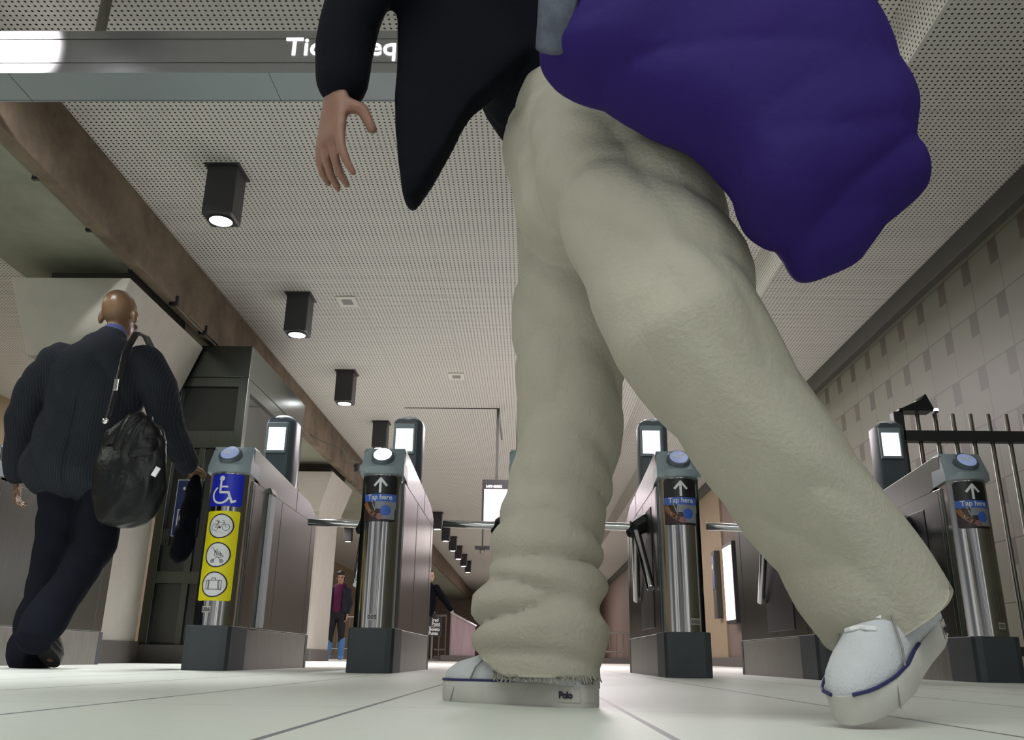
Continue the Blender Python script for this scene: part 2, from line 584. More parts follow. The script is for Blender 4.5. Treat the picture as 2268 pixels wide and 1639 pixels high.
# right wall with dark cornice
struct(MB().box(3.09, 3.25, 0.5, 12.2, 0, 3.0), 'wall_right', M['wtile'])
struct(MB().box(3.09, 3.25, 12.2, 13.95, 0, 3.0), 'wall_right', M['brownwall'])
struct(MB().box(3.06, 3.25, 13.95, 16.5, 0, 3.0), 'wall_right', M['tanwall'])
struct(MB().box(3.09, 3.25, 16.5, 44, 0, 3.0), 'wall_right', M['brownwall'])
struct(MB().box(3.02, 3.10, 0.5, 44, 2.83, 3.0), 'trim_3', M['trim'], 0.004)
struct(MB().box(3.0, 3.09, 12.2, 44, 0, 0.13), 'baseboard_right', M['kerb'], 0.005)
struct(MB().box(-7, 4, 40, 40.2, 0, 3.0), 'wall_far', M['brownwall'])
struct(MB().box(-6.6, -6.4, 2.0, 44, 0, 3.0), 'wall_left', M['tanwall'])
# concrete beam and slab over the column line
struct(MB().box(-2.74, -2.65, -2.5, 44, 2.55, 3.0), 'trim_4', M['concrete'], 0.006)
struct(MB().box(-3.62, -2.74, -2.5, 44, 2.60, 3.0), 'trim_5', M['slab'], 0.006)
# thin panel lines of the ceiling hatch
h = MB()
h.box(-1.57, -0.40, 10.20, 10.215, 2.992, 3.0).box(-0.415, -0.40, 10.20, 11.8, 2.992, 3.0)
struct(h, 'trim_6', M['trim'])

# columns with flared heads
for y0, y1, lab in ((5.20, 6.56, 'pale concrete column with flared head behind the bald man'),
                    (11.47, 12.85, 'pale concrete column with flared head far behind the gates')):
    e = empty('concrete_column', (-3.08, (y0 + y1) / 2, 0), lab, 'column', 'flared concrete columns')
    yc = (y0 + y1) / 2
    hd = (y1 - y0) / 2
    m = MB().frustum((-0.27, 0.21, -hd + 0.1, hd - 0.02, 1.93), (-0.42, 0.39, -hd, hd, 2.45))
    m.build('column_head', M['column'], e, bevel=0.006)
    MB().box(-0.22, 0.21, -hd + 0.18, hd - 0.06, 0.14, 1.95).build('shaft', M['column'], e, bevel=0.01)
    MB().box(-0.3, 0.3, -hd + 0.25, hd - 0.2, 2.44, 2.602).build('gap_shade_neck', M['trim'], e)  # dark colour stands in for the shaded gap above the column head
    MB().box(-0.24, 0.23, -hd + 0.16, hd - 0.04, 0.0, 0.15).build('plinth', M['kerb'], e, bevel=0.004)


# ================================================================= CEILING THINGS
def downlight(x, y, lab, group, on=True, spot=True):
    e = empty('downlight', (x, y, 3.0), lab, 'ceiling light', group)
    MB().box(-0.095, 0.095, -0.095, 0.095, -0.35, 0.0).build('housing', M['darkmetal'], e, bevel=0.012)
    MB().box(-0.112, 0.112, -0.112, 0.112, -0.010, 0.0).build('mounting_plate', M['darkmetal'], e)
    MB().lathe([(0.083, -0.3505), (0.083, -0.357), (0.07, -0.357), (0.07, -0.3505)], (0, 0, 0), 28).build('trim_ring', M['black'], e)
    MB().lathe([(0.001, -0.356), (0.072, -0.3555), (0.072, -0.352), (0.001, -0.352)], (0, 0, 0), 28).build('lens', M['lamp'], e)
    if spot:
        l = bpy.data.lights.new('downlight_lamp', 'SPOT')
        l.energy = 330
        l.spot_size = math.radians(66)
        l.spot_blend = 0.8
        l.shadow_soft_size = 0.07
        l.color = (0.95, 0.98, 1.0)
        lo = bpy.data.objects.new('downlight_lamp', l)
        COL.objects.link(lo)
        lo.parent = e
        lo.location = (0, 0, -0.37)
    return e


g = 'box downlights in the row left of the gates'
dl = [(-1.955, 4.77, 'nearest and largest dark box downlight on the ceiling, upper left'),
      (-1.99, 6.77, 'dark box downlight second from the front, beside a white vent'),
      (-2.01, 8.84, 'dark box downlight third from the front, above the first tall gate screen'),
      (-1.975, 10.93, 'dark box downlight half hidden behind a gate screen')]
for x, y, lab in dl:
    downlight(x, y, lab, g)
far = [(18.3, 'downlight nearest of the six distant ones in a row'), (20.25, 'second nearest of the six distant downlights in a row'),
       (22.15, 'third nearest of the six distant downlights in a row'), (24.05, 'fourth nearest of the six distant downlights in a row'),
       (26.0, 'fifth of the six distant downlights in a row'), (27.9, 'farthest of the six distant downlights in a row')]
for y, lab in far:
    downlight(-1.97, y, lab, g, spot=False)
downlight(-4.07, 17.9, 'distant downlight above the woman in blue boots', 'downlights of the side hall', spot=False)
downlight(-4.32, 20.5, 'smaller distant downlight right of the one above the woman', 'downlights of the side hall', spot=False)
# the same row is assumed to carry on, out of view, over the camera
for y in (2.72, 0.67, -1.38):
    downlight(-1.955, y, 'dark box downlight assumed where the row continues out of view over the entrance', g)

for x, y, lab in ((-1.605, 6.86, 'white square ceiling vent beside the second downlight'), (-0.82, 8.93, 'white square ceiling vent farther along, mid ceiling')):
    e = empty('ceiling_vent', (x, y, 3.0), lab, 'vent', 'square ceiling vents')
    f = MB()
    f.box(-0.085, 0.085, -0.11, -0.06, -0.012, 0).box(-0.085, 0.085, 0.06, 0.11, -0.012, 0)
    f.box(-0.085, -0.045, -0.06, 0.06, -0.012, 0).box(0.045, 0.085, -0.06, 0.06, -0.012, 0)
    f.build('vent_frame', M['ventwhite'], e, bevel=0.003)
    MB().box(-0.046, 0.046, -0.061, 0.061, -0.007, 0).build('vent_mesh', M['ventgrey'], e)

# hanging ticket sign, upper left
e = empty('hanging_sign', (-1.824, 3.20, 2.468), 'long dark metal sign hanging under the ceiling with lit white lettering', 'sign')
SH = 0.223
MB().box(-0.78, 1.69, -0.10, 0.10, 0.0, SH).build('sign_box', M['signface'], e, bevel=0.003)
MB().box(-0.78, 1.69, -0.102, 0.102, -0.004, 0.0).build('underside_panel', M['signunder'], e)
for z in (0.051, 0.176):
    MB().box(-0.78, 1.69, -0.1025, -0.099, z - 0.0012, z + 0.0012).build('seam', M['trim'], e)
for xs in (-0.474, 0.675):
    MB().box(xs - 0.0012, xs + 0.0012, -0.102, 0.102, -0.0052, -0.003).build('seam', M['trim'], e)
MB().box(-0.78, 1.69, 0.089, 0.0915, -0.0052, -0.003).build('seam', M['trim'], e)
wfull = max(v.co.x for v in text_mesh('Ticket eq', 0.1295, align='LEFT').vertices)
weq = max(v.co.x for v in text_mesh('eq', 0.1295, align='LEFT').vertices)
for word, off in (('Ticket', 0.0), ('eq', wfull - weq)):
    place_text(word, 0.1295, lambda a, b, c, off=off: Vector((0.734 + off + a, -0.1025 - c, 0.091 + b)), 'lettering', M['whiteemit'], e,
               align='LEFT', bold=0.0011, extrude=0.002)
for px in (-0.19, 1.35):
    MB().tube([(px, 0.04, SH - 0.01), (px, 0.04, 0.532)], 0.024, 16).build('hanger_rod', M['steelbase'], e, smooth='auto')
sl_ = bpy.data.lights.new('assumed_sign_spotlight', 'SPOT')  # assumed unseen lamp, added to brighten the left end of the sign
sl_.energy = 190
sl_.spot_size = math.radians(52)
sl_.spot_blend = 0.9
sl_.shadow_soft_size = 0.03
so_ = bpy.data.objects.new('assumed_sign_spotlight', sl_)
COL.objects.link(so_)
so_.location = (-2.34, 2.60, 2.90)
so_.rotation_euler = (Vector((-2.36, 3.1, 2.64)) - Vector(so_.location)).to_track_quat('-Z', 'Y').to_euler()
sx_ = empty('assumed_spotlight', (-2.34, 2.57, 3.0), 'small assumed ceiling lamp, out of view, aimed at the hanging sign', 'assumed_spotlight')  # assumed fixture out of view, added with the lamp that brightens the sign
MB().tube([(0, -0.06, -0.07), (0, 0.0, -0.072)], 0.035, 14).build('housing', M['darkmetal'], sx_)
MB().tube([(0, -0.03, 0.0), (0, -0.03, -0.05)], 0.01, 8).build('stem', M['darkmetal'], sx_)

# conduit along the beam foot with clips
e = empty('conduit', (-2.77, 3.0, 2.58), 'thin grey conduit clipped along the underside of the brown beam', 'conduit')
MB().tube([(0, -2, 0), (0, 0, 0), (0, 2.35, 0), (0.09, 2.75, -0.02), (0.10, 3.2, -0.04), (0.09, 7, -0.04)], 0.008, 8).build('pipe', M['cable'], e, smooth=True)
MB().tube([(0.025, -2, 0.004), (0.025, 2.4, 0.004)], 0.005, 8).build('pipe', M['cable'], e, smooth=True)
for y in (1.14, 1.75, 2.35, 2.85, 3.45):
    k = 0.09 if y > 2.6 else 0
    MB().box(-0.018 + k, 0.05 + k, y - 0.012, y + 0.012, -0.022 - k * 0.4, 0.018).build('clip', M['black'], e, bevel=0.003)

# small cameras
e = empty('security_camera', (-2.1, 10.0, 2.55), 'small grey bracket camera hanging below the brown beam', 'camera')
MB().tube([(-0.56, 0, 0.05), (-0.50, 0, 0.0), (-0.14, 0, -0.14), (-0.09, 0, -0.26), (0.0, 0, -0.29), (0.06, 0, -0.29)], 0.008, 8).build('bracket', M['cable'], e, smooth=True)
MB().lathe([(0.05, -0.05), (0.055, 0.03), (0.05, 0.04)], (0.05, 0, -0.36), 18).build('camera_body', M['darkmetal'], e, smooth='auto')
e = empty('ceiling_camera', (-0.82, 15.0, 3.0), 'small dark camera hanging from the far ceiling', 'camera')
MB().tube([(0, 0, 0), (0, 0, -1.1)], 0.012, 8).build('stem', M['darkmetal'], e)
MB().box(-0.13, 0.13, -0.06, 0.06, -1.16, -1.10).build('bracket', M['darkmetal'], e, bevel=0.005)
MB().ball((0, 0, -1.19), 0.05, 0.05, 0.05).build('camera_dome', M['ventgrey'], e, smooth=True)

# information monitor on a pole
e = empty('information_monitor', (-0.405, 10.22, 3.0), 'lit information monitor hanging on a ceiling pole beyond the gates', 'monitor')
MB().box(-0.018, 0.018, -0.018, 0.018, -0.93, 0).build('pole', M['trim'], e, bevel=0.003)
MB().box(-0.17, 0.50, -0.07, 0.07, -1.47, -0.90).build('case', M['darkmetal'], e, bevel=0.008)
MB().box(-0.145, 0.475, -0.073, -0.069, -1.40, -1.02).build('screen', M['monitor'], e)
place_text('5:45PM 4/26/2012', 0.042, lambda a, b, c: Vector((-0.125 + a * 0.62, -0.0735 - c, -1.0 + b)), 'lettering', M['whiteemit'], e, align='LEFT', bold=0.001)
place_text('Elm-Gold station is', 0.045, lambda a, b, c: Vector((-0.145 + a * 0.70, -0.0735 - c, -1.445 + b)), 'lettering', M['whiteemit'], e, align='LEFT', bold=0.001) if False else None
for i, tx in enumerate(('Rail sch', 'e advisor', 'n, Black', 'mobile de', 'dio.met')):
    place_text(tx, 0.062, lambda a, b, c, i=i: Vector((-0.02 + a * 0.75, -0.0735 - c, -1.135 - 0.058 * i + b)), 'lettering', M['monitortext'], e, align='LEFT', bold=0.001)
place_text('station is', 0.045, lambda a, b, c: Vector((-0.06 + a * 0.75, -0.0705 - c, -1.447 + b)), 'lettering', M['whiteemit'], e, align='LEFT', bold=0.001)


# ================================================================= FARE GATES
COLW = 0.0925


def col_y(u):
    return 0.0 + 0.055 * (u / COLW) ** 2


class Sticker:
    """thin printed sheet following the rounded front of a gate column"""
    def __init__(s, off):
        s.mb = MB()
        s.off = off

    def p(s, u, z, d=0.0):
        sl = 0.055 * 2 * u / COLW ** 2
        n = math.hypot(1, sl)
        o = s.off + d
        return (u - (-sl / n) * (-o) if False else u + o * sl / n * 1.0, col_y(u) - o / n, z)

    def quad(s, u0, u1, z0, z1, n=14):
        for i in range(n):
            a = u0 + (u1 - u0) * i / n
            b = u0 + (u1 - u0) * (i + 1) / n
            s.mb.face([s.mb.bm.verts.new(s.p(*q)) for q in ((a, z0), (b, z0), (b, z1), (a, z1))])
        return s

    def rrect(s, u0, u1, z0, z1, r, n=20):
        for i in range(n):
            ends = []
            for k in (i, i + 1):
                u = u0 + (u1 - u0) * k / n
                e = min(u - u0, u1 - u)
                d = 0.0 if e >= r else r - math.sqrt(max(r * r - (r - e) ** 2, 0))
                ends.append((u, d))
            (a, da), (b, db) = ends
            s.mb.face([s.mb.bm.verts.new(s.p(*q)) for q in ((a, z0 + da), (b, z0 + db), (b, z1 - db), (a, z1 - da))])
        return s

    def disc(s, u, z, r0, r1, a0=0.0, a1=360.0, n=32, k=6):
        for i in range(n):
            t0 = math.radians(a0 + (a1 - a0) * i / n)
            t1 = math.radians(a0 + (a1 - a0) * (i + 1) / n)
            for j in range(k):
                p, q = r0 + (r1 - r0) * j / k, r0 + (r1 - r0) * (j + 1) / k
                pts = [(p, t0), (q, t0), (q, t1), (p, t1)]
                if p == 0:
                    pts = pts[1:3] + [(0, t0)]
                s.mb.face([s.mb.bm.verts.new(s.p(u + r * math.cos(t), z + r * math.sin(t))) for r, t in pts])
        return s

    def line(s, pts, w):
        for (a, b), (c, d) in zip(pts, pts[1:]):
            L = math.hypot(c - a, d - b)
            nx, nz = -(d - b) / L * w / 2, (c - a) / L * w / 2
            ex, ez = (c - a) / L * w * 0.3, (d - b) / L * w * 0.3
            K = max(1, int(L / 0.012))
            for i in range(K):
                f, g_ = i / K, (i + 1) / K
                x0, z0 = a - ex + (c - a + 2 * ex) * f, b - ez + (d - b + 2 * ez) * f
                x1, z1 = a - ex + (c - a + 2 * ex) * g_, b - ez + (d - b + 2 * ez) * g_
                s.mb.face([s.mb.bm.verts.new(s.p(*q)) for q in ((x0 - nx, z0 - nz), (x1 - nx, z1 - nz), (x1 + nx, z1 + nz), (x0 + nx, z0 + nz))])
        return s

    def poly(s, pts):
        s.mb.face([s.mb.bm.verts.new(s.p(*q)) for q in pts])
        return s

    def build(s, name, m, parent):
        return s.mb.build(name, m, parent)


def tap_sign(e, du=0.0):
    z1, z0 = 0.885, 0.667
    w = 0.073
    a = Sticker(0.0012).rrect(du - w, du + w, z0, z1, 0.012).build('tap_sign', M['signblack'], e)
    P = lambda off: Sticker(off)
    fx = lambda f: du - w + 2 * w * f
    fz = lambda f: z0 + (z1 - z0) * f
    P(0.0020).quad(fx(0.0), fx(1.0), fz(0.43), fz(0.59)).build('blue_band', M['skyblue'], a)
    P(0.0020).line([(fx(0.5), fz(0.63)), (fx(0.5), fz(0.915))], 0.011).line([(fx(0.32), fz(0.78)), (fx(0.505), fz(0.925)), (fx(0.69), fz(0.78))], 0.011).build('arrow', M['white'], a)
    me = place_text('Tap here', 0.034, lambda u_, v_, w_: Vector(Sticker(0.0026 + max(w_, 0)).p(du + u_ * 0.9, fz(0.475) + v_)), 'lettering', M['white'], a, bold=0.0004)
    P(0.0018).quad(fx(0), fx(1), z0 + 0.004, fz(0.43)).build('photo_backdrop', M['photodark'], a)
    P(0.0022).quad(fx(0.36), fx(1.0), fz(0.27), fz(0.43)).quad(fx(0.62), fx(0.97), fz(0.05), fz(0.27)).build('printed_reader', M['photogrey'], a)
    P(0.0026).line([(fx(0.19), fz(0.40)), (fx(0.24), fz(0.31)), (fx(0.27), fz(0.25))], 0.030).build('printed_sleeve', M['photogreen'], a)
    P(0.0031).line([(fx(0.055), fz(0.385)), (fx(0.13), fz(0.29)), (fx(0.22), fz(0.215)), (fx(0.33), fz(0.155)), (fx(0.45), fz(0.115))], 0.019).build('printed_arm', M['photoskin'], a)
    P(0.0036).disc(fx(0.52), fz(0.105), 0, 0.015, n=14, k=3).line([(fx(0.52), fz(0.14)), (fx(0.60), fz(0.12))], 0.008).line([(fx(0.53), fz(0.08)), (fx(0.61), fz(0.06))], 0.008).build('printed_hand', M['photohand'], a)
    P(0.0029).disc(fx(0.70), fz(0.24), 0, 0.024, n=24, k=4).build('printed_button', M['skyblue'], a)
    return a


def number_plate(e, tx, u, z):
    a = Sticker(0.0012).quad(u - 0.021, u + 0.021, z - 0.0135, z + 0.0135).build('number_plate', M['tagtan'], e)
    place_text(tx, 0.026, lambda p, q, w: Vector(Sticker(0.002 + max(w, 0)).p(u + p, z - 0.009 + q)), 'lettering', M['ink'], a, bold=0.0004)


def access_stickers(e):
    b = Sticker(0.0012).rrect(-0.076, 0.076, 0.730, 0.884, 0.008).build('accessible_sticker', M['blue'], e)
    s = Sticker(0.0022)
    s.disc(-0.017, 0.862, 0, 0.0125, n=20, k=3)
    s.line([(-0.020, 0.855), (-0.020, 0.795), (0.018, 0.795), (0.036, 0.750), (0.050, 0.756)], 0.0105)
    s.line([(-0.020, 0.822), (0.012, 0.822)], 0.008)
    s.disc(-0.016, 0.783, 0.034, 0.0435, 118, 345, n=30, k=2)
    s.build('wheelchair_symbol', M['white'], b)
    y = Sticker(0.0012).rrect(-0.075, 0.075, 0.300, 0.708, 0.004).build('luggage_sticker', M['yellow'], e)
    zc = (0.637, 0.505, 0.372)
    for z in zc:
        Sticker(0.0018).disc(0, z, 0, 0.052).build('white_disc', M['white'], y)
        Sticker(0.0024).disc(0, z, 0.052, 0.0575, k=1).build('ring', M['ink'], y)
    # bicycle
    s = Sticker(0.003)
    z = zc[0] - 0.006
    s.disc(-0.024, z, 0.0145, 0.0165, k=1).disc(0.025, z, 0.0145, 0.0165, k=1)
    s.line([(-0.024, z), (-0.002, z - 0.001), (0.016, z + 0.022), (-0.010, z + 0.022), (-0.024, z)], 0.002)
    s.line([(-0.002, z - 0.001), (-0.012, z + 0.028)], 0.002).line([(-0.020, z + 0.029), (-0.006, z + 0.027)], 0.0035)
    s.line([(0.025, z), (0.013, z + 0.031), (0.008, z + 0.032)], 0.002).disc(-0.002, z - 0.001, 0, 0.005, n=12, k=2)
    s.line([(-0.02, z - 0.02), (0.0, z - 0.022), (0.016, z - 0.03)], 0.0012)
    s.build('bicycle_symbol', M['ink'], y)
    # stroller
    s = Sticker(0.003)
    z = zc[1]
    s.line([(-0.030, z + 0.030), (-0.020, z + 0.031), (-0.006, z + 0.010), (0.004, z - 0.008)], 0.002)
    s.line([(-0.012, z + 0.018), (-0.010, z - 0.004), (0.006, z - 0.012), (0.028, z - 0.010), (0.026, z - 0.004), (0.008, z - 0.002), (-0.008, z + 0.014)], 0.002)
    s.disc(-0.002, z + 0.018, 0.0045, 0.0065, n=16, k=1).disc(0.010, z + 0.008, 0.004, 0.006, n=16, k=1).disc(0.018, z + 0.002, 0.003, 0.005, n=14, k=1)
    for u in (-0.018, 0.022):
        s.disc(u, z - 0.029, 0.006, 0.0085, n=18, k=1).disc(u, z - 0.029, 0, 0.003, n=10, k=1)
    s.line([(-0.018, z - 0.027), (0.0, z - 0.012)], 0.002).line([(0.022, z - 0.027), (0.006, z - 0.012)], 0.002)
    s.build('stroller_symbol', M['ink'], y)
    # suitcase
    s = Sticker(0.003)
    z = zc[2] - 0.002
    s.line([(-0.033, z - 0.02), (-0.033, z + 0.02), (0.033, z + 0.02), (0.033, z - 0.02), (-0.033, z - 0.02)], 0.0022)
    for u in (-0.024, -0.020, 0.020, 0.024):
        s.line([(u, z - 0.02), (u, z + 0.02)], 0.0022)
    s.line([(-0.009, z + 0.021), (-0.008, z + 0.030), (0.008, z + 0.030), (0.009, z + 0.021)], 0.0025)
    s.build('suitcase_symbol', M['ink'], y)


def fare_gate(x, lab, number=None, stickers='tap', lit=False, arms=True, strip=False, num_u=0.0, front=4.0, screen=True):
    e = empty('fare_gate', (x, front, 0), lab, 'turnstile', 'fare gates in a row')
    L = 1.42
    # base: dark front block, stainless skirt, dark end strip
    pr = [(-0.104, 0.012), (-0.095, -0.012), (-0.07, -0.02), (0.07, -0.02), (0.095, -0.012), (0.104, 0.012), (0.104, 0.24), (-0.104, 0.24)]
    MB().prism(pr, lambda a, b: (a, b, 0), lambda a, b: (a, b, 0.192)).build('base_block', M['slatedark'], e, bevel=0.003)
    MB().box(-0.1, 0.1, 0.235, L - 0.04, 0, 0.185).build('skirt', M['steelbase'], e, bevel=0.002)
    MB().box(-0.102, 0.102, L - 0.045, L, 0, 0.187).build('base_end', M['slatedark'], e, bevel=0.002)
    # rounded front column
    n = 22
    us = [-COLW + 2 * COLW * i / n for i in range(n + 1)]
    prof = [(u, col_y(u)) for u in us] + [(COLW, 0.13), (-COLW, 0.13)]
    MB().prism(prof, lambda a, b: (a, b, 0.19), lambda a, b: (a, b, 0.90)).build('front_column', M['polished'], e, smooth='auto')
    # cabinet with lid
    MB().box(-0.1, 0.1, 0.10, L - 0.02, 0.187, 0.87).build('cabinet', M['steel'], e, bevel=0.004)
    lid = [(0.07, 0.905), (0.07, 1.02), (0.12, 1.026), (L - 0.22, 0.955), (L - 0.02, 0.895), (L - 0.02, 0.84), (0.20, 0.865)]
    MB().prism([(b, c) for b, c in lid], lambda b, c: (-0.1015, b, c), lambda b, c: (0.1015, b, c)).build('lid', M['steel'], e, bevel=0.004)
    for sx in (-1, 1):
        for yy in (0.13, 0.62, L - 0.13):
            MB().box(sx * 0.1002 - 0.0006, sx * 0.1002 + 0.0006, yy, yy + 0.004, 0.20, 0.855).build('panel_seam', M['trim'], e)
        MB().box(sx * 0.1018 - 0.0006, sx * 0.1018 + 0.0006, 0.9, 0.904, 0.85, 0.985).build('panel_seam', M['trim'], e)
    # tap head: sloped face with round button
    nh = 16
    hw = 0.1035
    rings = []
    def hy(u):
        return -0.018 + 0.045 * (abs(u) / hw) ** 2.4
    us = [-hw + 2 * hw * i / nh for i in range(nh + 1)]
    low = [(u, hy(u), 0.893) for u in us] + [(hw, 0.16, 0.88), (-hw, 0.16, 0.88)]
    lip = [(u, hy(u), 0.926) for u in us] + [(hw, 0.16, 0.93), (-hw, 0.16, 0.93)]
    top = [(u * 0.93, 0.078 + 0.0 * u, 1.032) for u in us] + [(hw * 0.93, 0.16, 1.028), (-hw * 0.93, 0.16, 1.028)]
    MB().loft([low, lip, top]).build('tap_head', M['slatelight'], e, smooth='auto')
    nrm = Vector((0, -0.80, 0.60)).normalized()
    c0 = Vector((0, 0.024, 0.975))
    ring = MB().lathe([(0.056, -0.012), (0.055, 0.014), (0.050, 0.020), (0.044, 0.021), (0.001, 0.021)], c0, 32, nrm).build('tap_ring', M['slate'], e, smooth='auto')
    bt = MB().lathe([(0.043, 0.018), (0.043, 0.0225), (0.030, 0.0245), (0.001, 0.0255)], c0, 32, nrm).build('tap_button', M['buttonlit' if lit else 'button'], e, smooth='auto')
    if not lit:
        ux, uz = Vector((1, 0, 0)), nrm.cross(Vector((1, 0, 0))) * -1
        if uz.z < 0:
            uz = -uz
        place_text('tap', 0.036, lambda a, b, c: c0 + nrm * (0.0265 + max(c, 0)) + ux * (a - 0.008) + uz * (b - 0.008), 'lettering', M['white'], bt, bold=0.0006)
        w = MB()
        for r in (0.008, 0.015, 0.022):
            pts = [c0 + nrm * 0.0265 + ux * (0.012 + r * math.cos(t_)) + uz * (0.004 + r * math.sin(t_)) for t_ in (0.25, 0.5, 0.8, 1.05, 1.3)]
            w.tube(pts, 0.0014, 5)
        w.build('wave_mark', M['white'], bt)
    # screen pylon
    if screen:
        z0, z1, yb, ye = 0.955, 1.372, 0.78, 0.90
        rr = []
        for z, k in ((z0, 0.98), (1.06, 1.0), (z1 - 0.02, 1.0), (z1 - 0.004, 0.93), (z1 + 0.004, 0.8)):
            w_ = 0.084 * k
            ring_ = [(-w_, yb + 0.02, z), (-w_ + 0.012, yb, z), (w_ - 0.03, yb, z), (w_ - 0.008, yb + 0.02, z), (w_, yb + 0.055, z), (w_, ye, z), (-w_, ye, z)]
            rr.append(ring_)
        MB().loft(rr).build('pylon', M['slate'], e, smooth='auto')
        f = MB()
        f.box(-0.076, 0.040, yb - 0.014, yb + 0.002, 1.315, 1.345).box(-0.076, 0.040, yb - 0.014, yb + 0.002, 1.165, 1.182)
        f.box(-0.080, -0.066, yb - 0.010, yb + 0.002, 1.165, 1.345).box(0.032, 0.044, yb - 0.010, yb + 0.002, 1.165, 1.345)
        f.build('screen_frame', M['slatelight'], e, bevel=0.003)
        MB().box(-0.067, 0.033, yb - 0.004, yb + 0.002, 1.182, 1.315).build('screen', M['screen'], e)
        MB().lathe([(0.062, 0), (0.060, 0.010), (0.045, 0.022), (0.022, 0.029), (0.001, 0.031)], (0.0, yb + 0.06, z1), 24).build('dome_lamp', M['dome'], e, smooth=True)
    if arms:
        hy_, hz = 0.50, 0.735
        MB().box(-0.1035, -0.099, 0.30, 0.78, 0.22, 0.80).build('dark_side_panel', M['black'], e, bevel=0.003)
        hub = MB().chain([((-0.10, hy_, hz + 0.02), 0.05, 0.05), ((-0.155, hy_, hz - 0.012), 0.045, 0.045), ((-0.175, hy_, hz - 0.035), 0.030, 0.030)], 8)
        hub.build('hub', M['black'], e)
        A = Vector((-0.155, hy_, hz - 0.01))
        for tip in ((-0.455, hy_, hz), (-0.124, hy_ - 0.28, hz - 0.34), (-0.124, hy_ + 0.30, hz - 0.36)):
            T = Vector(tip)
            d = (T - A).normalized()
            MB().tube([A, T - d * 0.004, T], [0.0205, 0.0205, 0.0175], 16).build('arm', M['chrome'], e, smooth='auto')
    if strip:
        b = MB().box(0.1, 0.118, 0.36, 0.44, 0.195, 0.855).build('side_strip', M['stripe'], e, bevel=0.003)
        MB().frustum((0.1, 0.124, 0.35, 0.45, 0.855), (0.1, 0.108, 0.36, 0.44, 0.885)).build('strip_cap', M['chrome'], b)
    if stickers == 'tap':
        tap_sign(e)
    elif stickers == 'access':
        access_stickers(e)
    if number:
        number_plate(e, number, num_u, 0.238 if stickers != 'access' else 0.262)
    return e


fare_gate(-1.445, 'fare gate with blue wheelchair and yellow luggage stickers, numbered 006', '006', 'access', arms=False, strip=True, num_u=-0.02)
fare_gate(-0.708, 'fare gate with lit white tap button, numbered 005', '005', 'tap', lit=True, num_u=0.0)
fare_gate(0.0, 'fare gate mostly hidden behind the planted khaki leg', None, 'none', num_u=0.0)
fare_gate(0.703, 'fare gate right of the planted leg, numbered 003, dark side panel seen', '003', 'tap', num_u=0.04)
fare_gate(1.37, 'fare gate behind the trailing khaki leg, without number in view', None, 'none')
fare_gate(2.055, 'rightmost fare gate beside the steel fence, numbered 001', '001', 'tap', num_u=0.045)
# wide end cabinet of the accessible lane
fare_gate(-2.70, 'leftmost fare gate cabinet behind the legs of the man in the suit', None, 'none', arms=False, screen=False)


# ================================================================= ELEVATOR
e = empty('elevator_enclosure', (-2.6, 6.6, 0), 'tall stainless steel and dark glass elevator enclosure left of the first gates', 'elevator')
X0, X1, D, HT = -0.30, 0.30, 1.75, 2.48
MB().box(X0 - 0.02, X1 + 0.02, -0.02, D, 0, 0.13).build('plinth', M['kerb'], e, bevel=0.004)
for nm, bx in (('corner_post', (X1 - 0.075, X1, 0, 0.08, 0.13, 2.21)), ('corner_post', (X0, X0 + 0.07, 0, 0.08, 0.13, 2.21)),
               ('corner_post', (X1 - 0.075, X1, D - 0.09, D, 0.13, 2.21))):
    MB().box(*bx).build(nm, M['steel'], e, bevel=0.004)
MB().box(X0, X1 + 0.003, -0.003, D, 2.21, HT).build('header', M['steel'], e, bevel=0.004)
MB().box(X0 + 0.068, X1 - 0.073, 0.004, 0.06, 2.13, 2.208).build('top_rail', M['steel'], e, bevel=0.003)
MB().box(X0 + 0.068, X1 - 0.073, 0.004, 0.06, 1.62, 1.76).build('middle_rail', M['steel'], e, bevel=0.003)
MB().box(X0 + 0.068, X1 - 0.073, 0.004, 0.06, 0.57, 0.66).build('lower_rail', M['steel'], e, bevel=0.003)
MB().box(X1 - 0.06, X1 - 0.002, 0.078, D - 0.088, 2.10, 2.208).build('top_rail', M['steel'], e, bevel=0.003)
MB().box(-0.03, 0.02, 0.008, 0.05, 0.13, 1.622).build('mullion', M['steel'], e, bevel=0.003)
MB().box(X0 + 0.07, X1 - 0.07, 0.03, 0.04, 0.13, 2.15).build('front_glass', M['glass'], e)
MB().box(X1 - 0.035, X1 - 0.025, 0.07, D - 0.08, 0.13, 2.12).build('side_glass', M['glass'], e)
MB().box(X0, X1, D - 0.02, D, 0.13, 2.2).build('back_panel', M['steelbase'], e)
# vertical louvre
lv = MB()
for i in range(5):
    lv.box(-0.24 + i * 0.013, -0.234 + i * 0.013, -0.004, 0.032, 0.86, 0.98)
lv.build('louvre', M['trim'], e)
